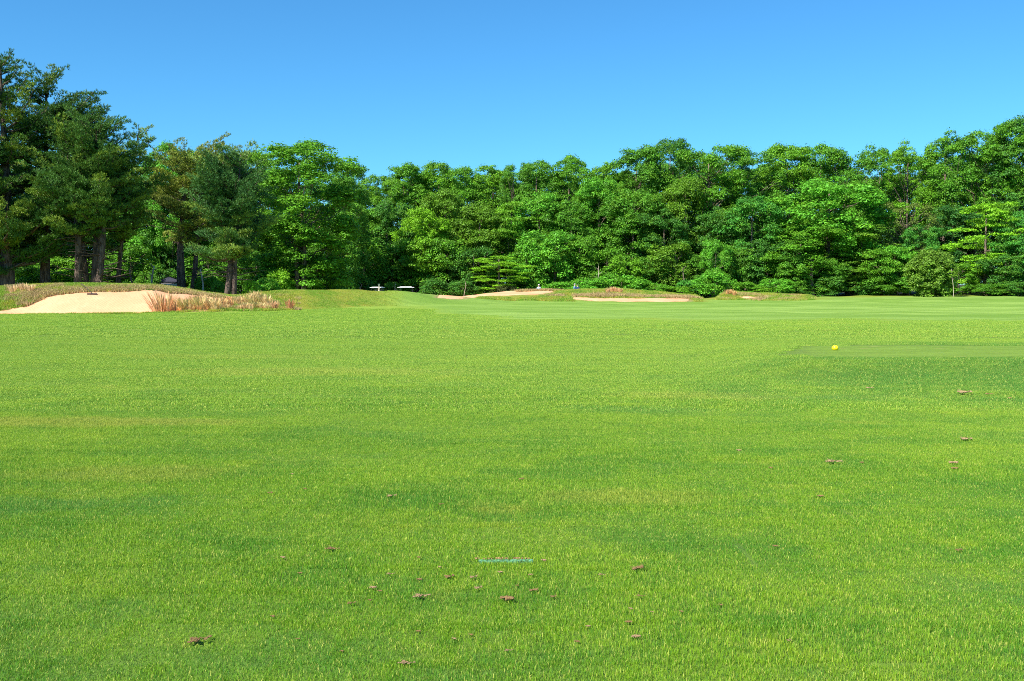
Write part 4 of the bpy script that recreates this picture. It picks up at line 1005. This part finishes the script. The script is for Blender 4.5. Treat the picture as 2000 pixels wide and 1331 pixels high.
mb = MB(); mb.box((-0.05, -hw-0.02, 0.95), (0.85, 0.05, 1.9)); dr = mb.build('door', M_white, root)
mb = MB(); mb.lathe([(0.001, -0.05), (0.03, -0.03), (0.001, 0.0)], (0.28, -hw-0.045, 0.98), 8, 'y'); mb.build('handle', M_metal, dr)
mb = MB(); mb.box((-hw-0.015, 0.2, 1.35), (0.04, 0.7, 0.6)); wf = mb.build('window', M_dark, root)
mb = MB(); mb.box((-hw-0.03, 0.2, 1.02), (0.1, 0.8, 0.06)); mb.build('sill', M_white, wf)

# dark hedge trimmed cart-like thing before the shed: parked utility cart
Yc = 95.; x = (333-1000)/2000*Yc
u = golf_cart(333, Yc, 'dark green utility cart parked before the white shed', R(95), simple('dark_green_paint', (0.02, 0.05, 0.03), 0.4)); u['category'] = 'utility cart'; del u['group']
for ch in list(u.children):
    if ch.name.startswith('roof') and 'post' not in ch.name: ch.data.materials[0] = M_dark
u.name = 'utility_cart'

# bunker rake
a = hit(180, 578.5); b = hit(158.5, 563.5)
root = empty('bunker_rake', (a[0], a[1], a[2]+0.06)); tag(root, 'long handled bunker rake lying on the sand below the back lip', 'rake')
dv = b-a; dv[2] += 0.03
mb = MB(); mb.tube([(0, 0, 0.05), tuple(dv*0.5+np.array([0, 0, 0.16])), tuple(dv+np.array([0, 0, 0.16]))], 0.024, 7); mb.build('handle', M_wood, root, True)
mb = MB(); mb.box((0, 0, 0.03), (0.56, 0.08, 0.07), R(8))
mb.build('rake_head', M_dark, root)
mb = MB()
for k in range(12): t = -0.24+k*0.0436; mb.tube([(t*math.cos(R(8)), t*math.sin(R(8))-0.02, 0.02), (t*math.cos(R(8)), t*math.sin(R(8))-0.04, -0.07)], [0.008, 0.004], 5)
mb.build('teeth', M_dark, root)

# yellow tee marker
p = hit(1631, 684.5); mb = MB(); r = 0.072
prof = [(0.001, 0.0), (0.045, 0.0), (0.062, 0.010), (0.071, 0.030), (0.072, 0.052), (0.066, 0.074), (0.052, 0.090), (0.036, 0.098), (0.032, 0.094), (0.012, 0.096), (0.001, 0.097)]
mb.lathe(prof, (0, 0, 0), 32)
tm = mb.build('tee_marker', M_yellow, None, True, loc=(p[0], p[1], p[2]+0.002)); tag(tm, 'round bright yellow tee marker standing on the raised tee', 'tee marker')
# tee cut surface: sheet of very short turf following the tee, with a few millimetre step
tsz = [tile('tee_patch', 900, 0.5, 0.008, 0.006, M_blade) for _ in range(2)]

# teal strip sunk in the lawn
p = hit(988, 1100); L_ = 0.315
root = empty('lawn_strip', (p[0], p[1], p[2]), R(1.5)); tag(root, 'narrow teal painted strip sunk in the foreground grass', 'strip')
mb = MB(); n = 24
V = []
for j in range(n+1):
    u_ = -L_/2+L_*j/n; wz = 0.0012*math.sin(j*1.7); 
    V += [(u_, -0.012+0.002*math.sin(j*2.1), 0.0), (u_, -0.012+0.002*math.sin(j*2.1), 0.012+wz), (u_, 0.016, 0.016+wz), (u_, 0.016, 0.0)]
mb.add(V, [(4*j+q, 4*j+4+q, 4*j+4+(q+1) % 4, 4*j+(q+1) % 4) for j in range(n) for q in range(4)]+[(0, 1, 2, 3), (4*n+3, 4*n+2, 4*n+1, 4*n)])
mb.build('plate', M_teal, root)
mb = MB(); g_ = np.random.default_rng(5)
for j in range(34):
    u_ = g_.uniform(-L_/2-0.02, L_/2+0.03); s = g_.uniform(0.003, 0.008)
    mb.box((u_, 0.022+g_.uniform(-0.003, 0.006), 0.018+g_.uniform(0, 0.006)), (s*g_.uniform(1, 3), s, s), g_.uniform(0, 3))
mb.build('soil_edge', M_soil, root)

# clods of dirt and dry divots on the lawn
def clod_mesh(seed, kind):
    g_ = np.random.default_rng(seed); mb = MB()
    n = {'lump': 7, 'flat': 14, 'roll': 5}[kind]
    for j in range(n):
        if kind == 'lump': c = (g_.normal(0, 0.35), g_.normal(0, 0.22), 0.25+g_.uniform(0, 0.4)); s = g_.uniform(0.25, 0.45); zz = s*0.7
        elif kind == 'flat': c = (g_.normal(0, 0.5), g_.normal(0, 0.35), 0.2+g_.uniform(0, 0.15)); s = g_.uniform(0.10, 0.25); zz = s*0.45
        else: c = (-0.6+0.3*j, 0.1*g_.normal(), 0.3+0.03*j); s = 0.26; zz = 0.2
        V = []; F_ = []; nr, ns = 5, 8
        for a_ in range(nr):
            ph_ = math.pi*(a_+0.5)/nr
            for b_ in range(ns):
                th_ = 2*math.pi*b_/ns; q = 1+g_.normal(0, 0.16)
                V.append((c[0]+s*q*math.sin(ph_)*math.cos(th_), c[1]+s*q*math.sin(ph_)*math.sin(th_), c[2]+zz*q*math.cos(ph_)))
        for a_ in range(nr-1):
            for b_ in range(ns): F_.append((a_*ns+b_, a_*ns+(b_+1) % ns, (a_+1)*ns+(b_+1) % ns, (a_+1)*ns+b_))
        V.append((c[0], c[1], c[2]+zz)); F_ += [(nr*ns, (b_+1) % ns, b_) for b_ in range(ns)]
        mb.add(V, F_)
    # dry stems poking out
    for j in range(10):
        a_ = g_.random()*6.28; p0 = np.array([g_.normal(0, .3), g_.normal(0, .2), 0.4]); mb.tube([p0, p0+np.array([math.cos(a_)*0.7, math.sin(a_)*0.5, g_.uniform(-.1, .4)])], [0.03, 0.015], 3)
    F_ = [np.array(mb.F3), np.array(mb.F4)]
    return mesh('dirt_clod', np.vstack(mb.V), F_, None)
CM = {}
for kd in ('lump', 'flat', 'roll'):
    for mt_, nm in ((M_soil, 'd'), (M_soil2, 'p')):
        me = clod_mesh({'lump': 3, 'flat': 4, 'roll': 5}[kd], kd); me.materials.append(mt_); CM[kd+nm] = me
def clod(px, py, wpx, kd, label, group=None):
    p = hit(px, py); s = wpx*p[1]/2000/2*1.12
    o = obj('dirt_clod', CM[kd], None, (p[0], p[1], p[2]+0.012)); o.scale = (s, s, s*0.9); o.rotation_euler = (0, 0, math.sin(px*3.1)*0.5)
    tag(o, label, 'dirt clod', group)
GP = 'dirt clods scattered on the lawn'
for a in [(990, 1183, 24, 'lumpd', 'largest brown crumbly clod below the teal strip'),
          (1241, 1252, 16, 'lumpp', 'pale pinkish clod low and right of the teal strip'),
          (1245, 1119, 28, 'rolld', 'long broken brown clod right of the teal strip'),
          (1042, 1161, 19, 'rolld', 'dark slim plug of turf below the right end of the teal strip'),
          (878, 1138, 22, 'flatd', 'flat crumbled divot left of and below the teal strip'),
          (792, 1310, 26, 'flatp', 'pale flat divot at the bottom edge left of centre'),
          (1627, 908, 27, 'flatp', 'wide pale divot on the lawn below the yellow marker'),
          (1862, 910, 18, 'rollp', 'thin pale plug of turf near the right edge'),
          (1864, 921, 13, 'rolld', 'thin dark plug just below the pale one near the right edge'),
          (1885, 772, 30, 'flatp', 'reddish scuffed divot on the slope below the tee at far right'),
          (1888, 863, 24, 'flatp', 'pale divot near the right edge above the thin plugs'),
          (1602, 974, 10, 'lumpd', 'small round reddish clod below the wide pale divot'),
          (1018, 940, 11, 'rolld', 'small dark plug in the centre of the lawn'),
          (528, 968, 11, 'rolld', 'small black plug in the left centre of the lawn'),
          (765, 974, 18, 'flatp', 'faint pale divot left of the centre of the lawn'),
          (862, 992, 11, 'flatd', 'small brown divot above and left of the teal strip'),
          (388, 1267, 40, 'flatd', 'long flat brown divot in the lower left lawn'),
          (648, 1082, 22, 'flatd', 'dark scuffed patch with soil left of the teal strip'),
          (686, 1185, 16, 'flatd', 'brown crumbled clod lower left of the teal strip'),
          (1127, 1262, 10, 'lumpd', 'small dark clod left of the pale pinkish clod'),
          (1227, 1222, 12, 'lumpd', 'small brown clod just above the pale pinkish clod'),
          (1514, 1073, 9, 'lumpd', 'tiny dark clod right of the teal strip towards the edge'),
          (822, 1174, 28, 'flatp', 'thin sandy smear below and left of the teal strip'),
          (935, 1156, 18, 'flatp', 'sandy crumb pile just above the largest clod'),
          ]: clod(*a, GP)
for (a, b_, w_, kd) in [(553, 1098, 10, 'lumpp'), (586, 1130, 8, 'lumpd'), (582, 1255, 8, 'lumpd'), (533, 1215, 9, 'lumpd'), (818, 1098, 7, 'lumpd'), (819, 1141, 10, 'lumpd'), (859, 1114, 7, 'lumpp'),
                        (762, 1129, 14, 'flatp'), (728, 1156, 12, 'lumpp'), (742, 1161, 8, 'lumpd'), (723, 1183, 8, 'lumpd'), (925, 1134, 16, 'flatp'), (977, 1128, 9, 'lumpp'), (1062, 1101, 10, 'lumpp'), (1036, 1129, 8, 'lumpp'),
                        (1010, 1150, 6, 'lumpd'), (1081, 1175, 14, 'flatd'), (1175, 1128, 12, 'flatp'), (1250, 1172, 14, 'flatd'), (1232, 1199, 8, 'lumpp'), (1273, 1202, 6, 'lumpp'), (1148, 1233, 9, 'lumpp'), (920, 1247, 9, 'lumpd'),
                        (887, 1261, 9, 'lumpp'), (993, 1281, 14, 'flatp'), (817, 1244, 9, 'lumpd'), (668, 1280, 8, 'lumpd'), (1443, 885, 8, 'lumpp'), (1505, 919, 7, 'lumpd'), (1683, 909, 7, 'lumpd'), (1931, 773, 12, 'flatd'), (1972, 781, 6, 'lumpd'),
                        (1698, 761, 12, 'flatp'), (571, 931, 6, 'lumpp'), (596, 961, 6, 'lumpd'), (1873, 1082, 16, 'flatd'), (1408, 1190, 8, 'lumpd'), (1331, 1201, 8, 'lumpd'), (1541, 1262, 12, 'flatp')]:
    clod(a, b_, w_, kd, 'small scattered crumb of soil on the mown lawn', GP)

# ------------------------------------------------------------------ people
def person(px, Y, label, shirt, trousers, cap, face_az, lift=0.0, hands='swing', hgt=1.74):
    x = (px-1000)/2000*Y
    root = empty('person', (x, Y, float(H(x, Y))+lift), face_az); tag(root, label, 'person', 'golfers by the far bunkers')
    V = []; E = []; Rv = []
    def v(p, r, par=None):
        V.append(p); Rv.append(r)
        if par is not None: E.append((par, len(V)-1))
        return len(V)-1
    pel = v((0, 0, 0.95), (0.15, 0.11)); ab = v((0, 0.0, 1.10), (0.14, 0.10), pel); ch = v((0, 0.01, 1.32), (0.17, 0.115), ab); nb = v((0, 0.02, 1.47), (0.07, 0.065), ch)
    nk = v((0, 0.0, 1.53), (0.052, 0.052), nb); jaw = v((0, -0.035, 1.585), (0.062, 0.068), nk); hd = v((0, -0.005, 1.66), (0.078, 0.095), jaw); v((0, 0.0, 1.715), (0.06, 0.07), hd)
    arms = []; legs = []
    for s in (-1, 1):
        hp = v((s*0.095, 0, 0.88), (0.085, 0.09), pel); kn = v((s*0.12, -0.02, 0.50), (0.058, 0.062), hp); an = v((s*0.13, 0.02, 0.09), (0.036, 0.042), kn); hl = v((s*0.13, 0.0, 0.04), (0.035, 0.04), an); v((s*0.15, -0.17, 0.03), (0.038, 0.025), hl); legs.append((hp, kn, an))
        sh = v((s*0.185, 0.01, 1.42), (0.058, 0.058), ch); el = v((s*0.24, 0.02 if hands == 'swing' else -0.03, 1.15), (0.042, 0.042), sh)
        wr = v((s*0.17, -0.2, 1.02), (0.026, 0.022), el); pm = v((s*0.15, -0.27, 0.99), (0.036, 0.018), wr); arms.append((sh, el, wr))
        for f in range(4):
            oo = (f-1.5)*0.02; L = (0.045, 0.052, 0.048, 0.036)[f]
            a_ = v((s*0.15+oo, -0.27-L*0.8, 0.975), (0.0085, 0.0085), pm); v((s*0.15+oo, -0.27-L*1.25, 0.975-L*0.5), (0.0075, 0.0075), a_)
        a_ = v((s*0.15-s*0.045, -0.265, 0.985), (0.010, 0.010), pm); v((s*0.15-s*0.055, -0.30, 0.975), (0.0085, 0.0085), a_)
    def skin(name, verts, edges, rad, mat, grow=0.0, par=root):
        me = bpy.data.meshes.new(name); me.from_pydata(verts, edges, []); me.materials.append(mat)
        o = obj(name, me, par); sk = o.modifiers.new('skin', 'SKIN')
        for q, r_ in enumerate(rad): me.skin_vertices[0].data[q].radius = (r_[0]+grow, r_[1]+grow)
        me.skin_vertices[0].data[0].use_root = True
        sk.use_smooth_shade = True; o.modifiers.new('sub', 'SUBSURF').levels = 1; o.modifiers[-1].render_levels = 2
        return o
    sk_m = simple('skin_tone', (0.55, 0.33, 0.23), 0.5)
    k = hgt/1.74; root.scale = (k, k, k)
    # skin modifier needs its layer
    def ensure(name, verts, edges, rad, mat, grow=0.0):
        me = bpy.data.meshes.new(name); me.from_pydata([tuple(q) for q in verts], edges, []); o = obj(name, me, root); me.materials.append(mat)
        o.modifiers.new('skin', 'SKIN'); 
        if not me.skin_vertices:
            bpy.context.view_layer.objects.active = o; bpy.ops.mesh.customdata_skin_add()
        for q, r_ in enumerate(rad): me.skin_vertices[0].data[q].radius = (r_[0]+grow, r_[1]+grow)
        me.skin_vertices[0].data[0].use_root = True
        o.modifiers['skin'].use_smooth_shade = True; sb = o.modifiers.new('sub', 'SUBSURF'); sb.levels = 1; sb.render_levels = 2
        return o
    ensure('body', V, E, Rv, sk_m)
    def sub(idx, ed): return [V[q] for q in idx], [(idx.index(a_), idx.index(b2)) for a_, b2 in ed], [Rv[q] for q in idx]
    si = [ab, ch, nb, arms[0][0], arms[1][0], arms[0][1], arms[1][1]]
    vv, ee, rr = sub(si, [(ab, ch), (ch, nb), (ch, arms[0][0]), (ch, arms[1][0]), (arms[0][0], arms[0][1]), (arms[1][0], arms[1][1])])
    vv = [(0, 0, 0.97)]+vv; ee = [(0, 1)]+[(a_+1, b2+1) for a_, b2 in ee]; rr = [(0.16, 0.12)]+rr
    ensure('shirt', vv, ee, rr, simple('shirt_cloth', shirt, 0.85, 0.2, 0.1, 12), 0.018)
    ti_ = [pel, legs[0][0], legs[1][0], legs[0][1], legs[1][1], legs[0][2], legs[1][2]]
    vv, ee, rr = sub(ti_, [(pel, legs[0][0]), (pel, legs[1][0]), (legs[0][0], legs[0][1]), (legs[1][0], legs[1][1]), (legs[0][1], legs[0][2]), (legs[1][1], legs[1][2])])
    ensure('trousers', vv, ee, rr, simple('trouser_cloth', trousers, 0.85, 0.2, 0.1, 12), 0.016)
    mb = MB(); mb.lathe([(0.105, 0), (0.107, 0.035), (0.09, 0.075), (0.05, 0.10), (0.001, 0.105)], (0, 0, 1.685), 16); mb.box((0, -0.13, 1.69), (0.14, 0.11, 0.012))
    mb.build('cap', simple('cap_cloth', cap, 0.8), root, True)
    for s in (-1, 1):
        mb = MB(); mb.lathe([(0.001, -0.012), (0.010, -0.006), (0.012, 0), (0.001, 0.01)], (s*0.032, -0.088, 1.665), 8, 'y'); mb.build('eye', M_dark, root, True)
    mb = MB(); mb.tube([(0, -0.095, 1.66), (0, -0.122, 1.63), (0, -0.10, 1.618)], [0.009, 0.015, 0.010], 6); mb.build('nose', sk_m, root, True)
    mb = MB(); mb.tube([(-0.024, -0.096, 1.597), (0, -0.104, 1.595), (0.024, -0.096, 1.597)], 0.006, 5); mb.build('mouth', simple('lip', (0.4, 0.15, 0.12)), root, True)
    return root
def lift_for(px, Y, top, hgt=1.80): return 0.0
person(1052.5, 122, 'person in a grey blue shirt and pale cap standing beyond the long thin bunker', (0.42, 0.48, 0.62), (0.10, 0.11, 0.14), (0.65, 0.66, 0.68), R(180))
person(1122.5, 121, 'person in a light blue shirt, left of the pair beyond the middle mound', (0.22, 0.40, 0.58), (0.30, 0.27, 0.22), (0.45, 0.46, 0.48), R(-120))
person(1128.0, 120.4, 'person in a navy top, right of the pair beyond the middle mound', (0.025, 0.05, 0.14), (0.06, 0.06, 0.07), (0.05, 0.05, 0.05), R(150), hgt=1.70)

# soil lumps and weeds on the bunker lips
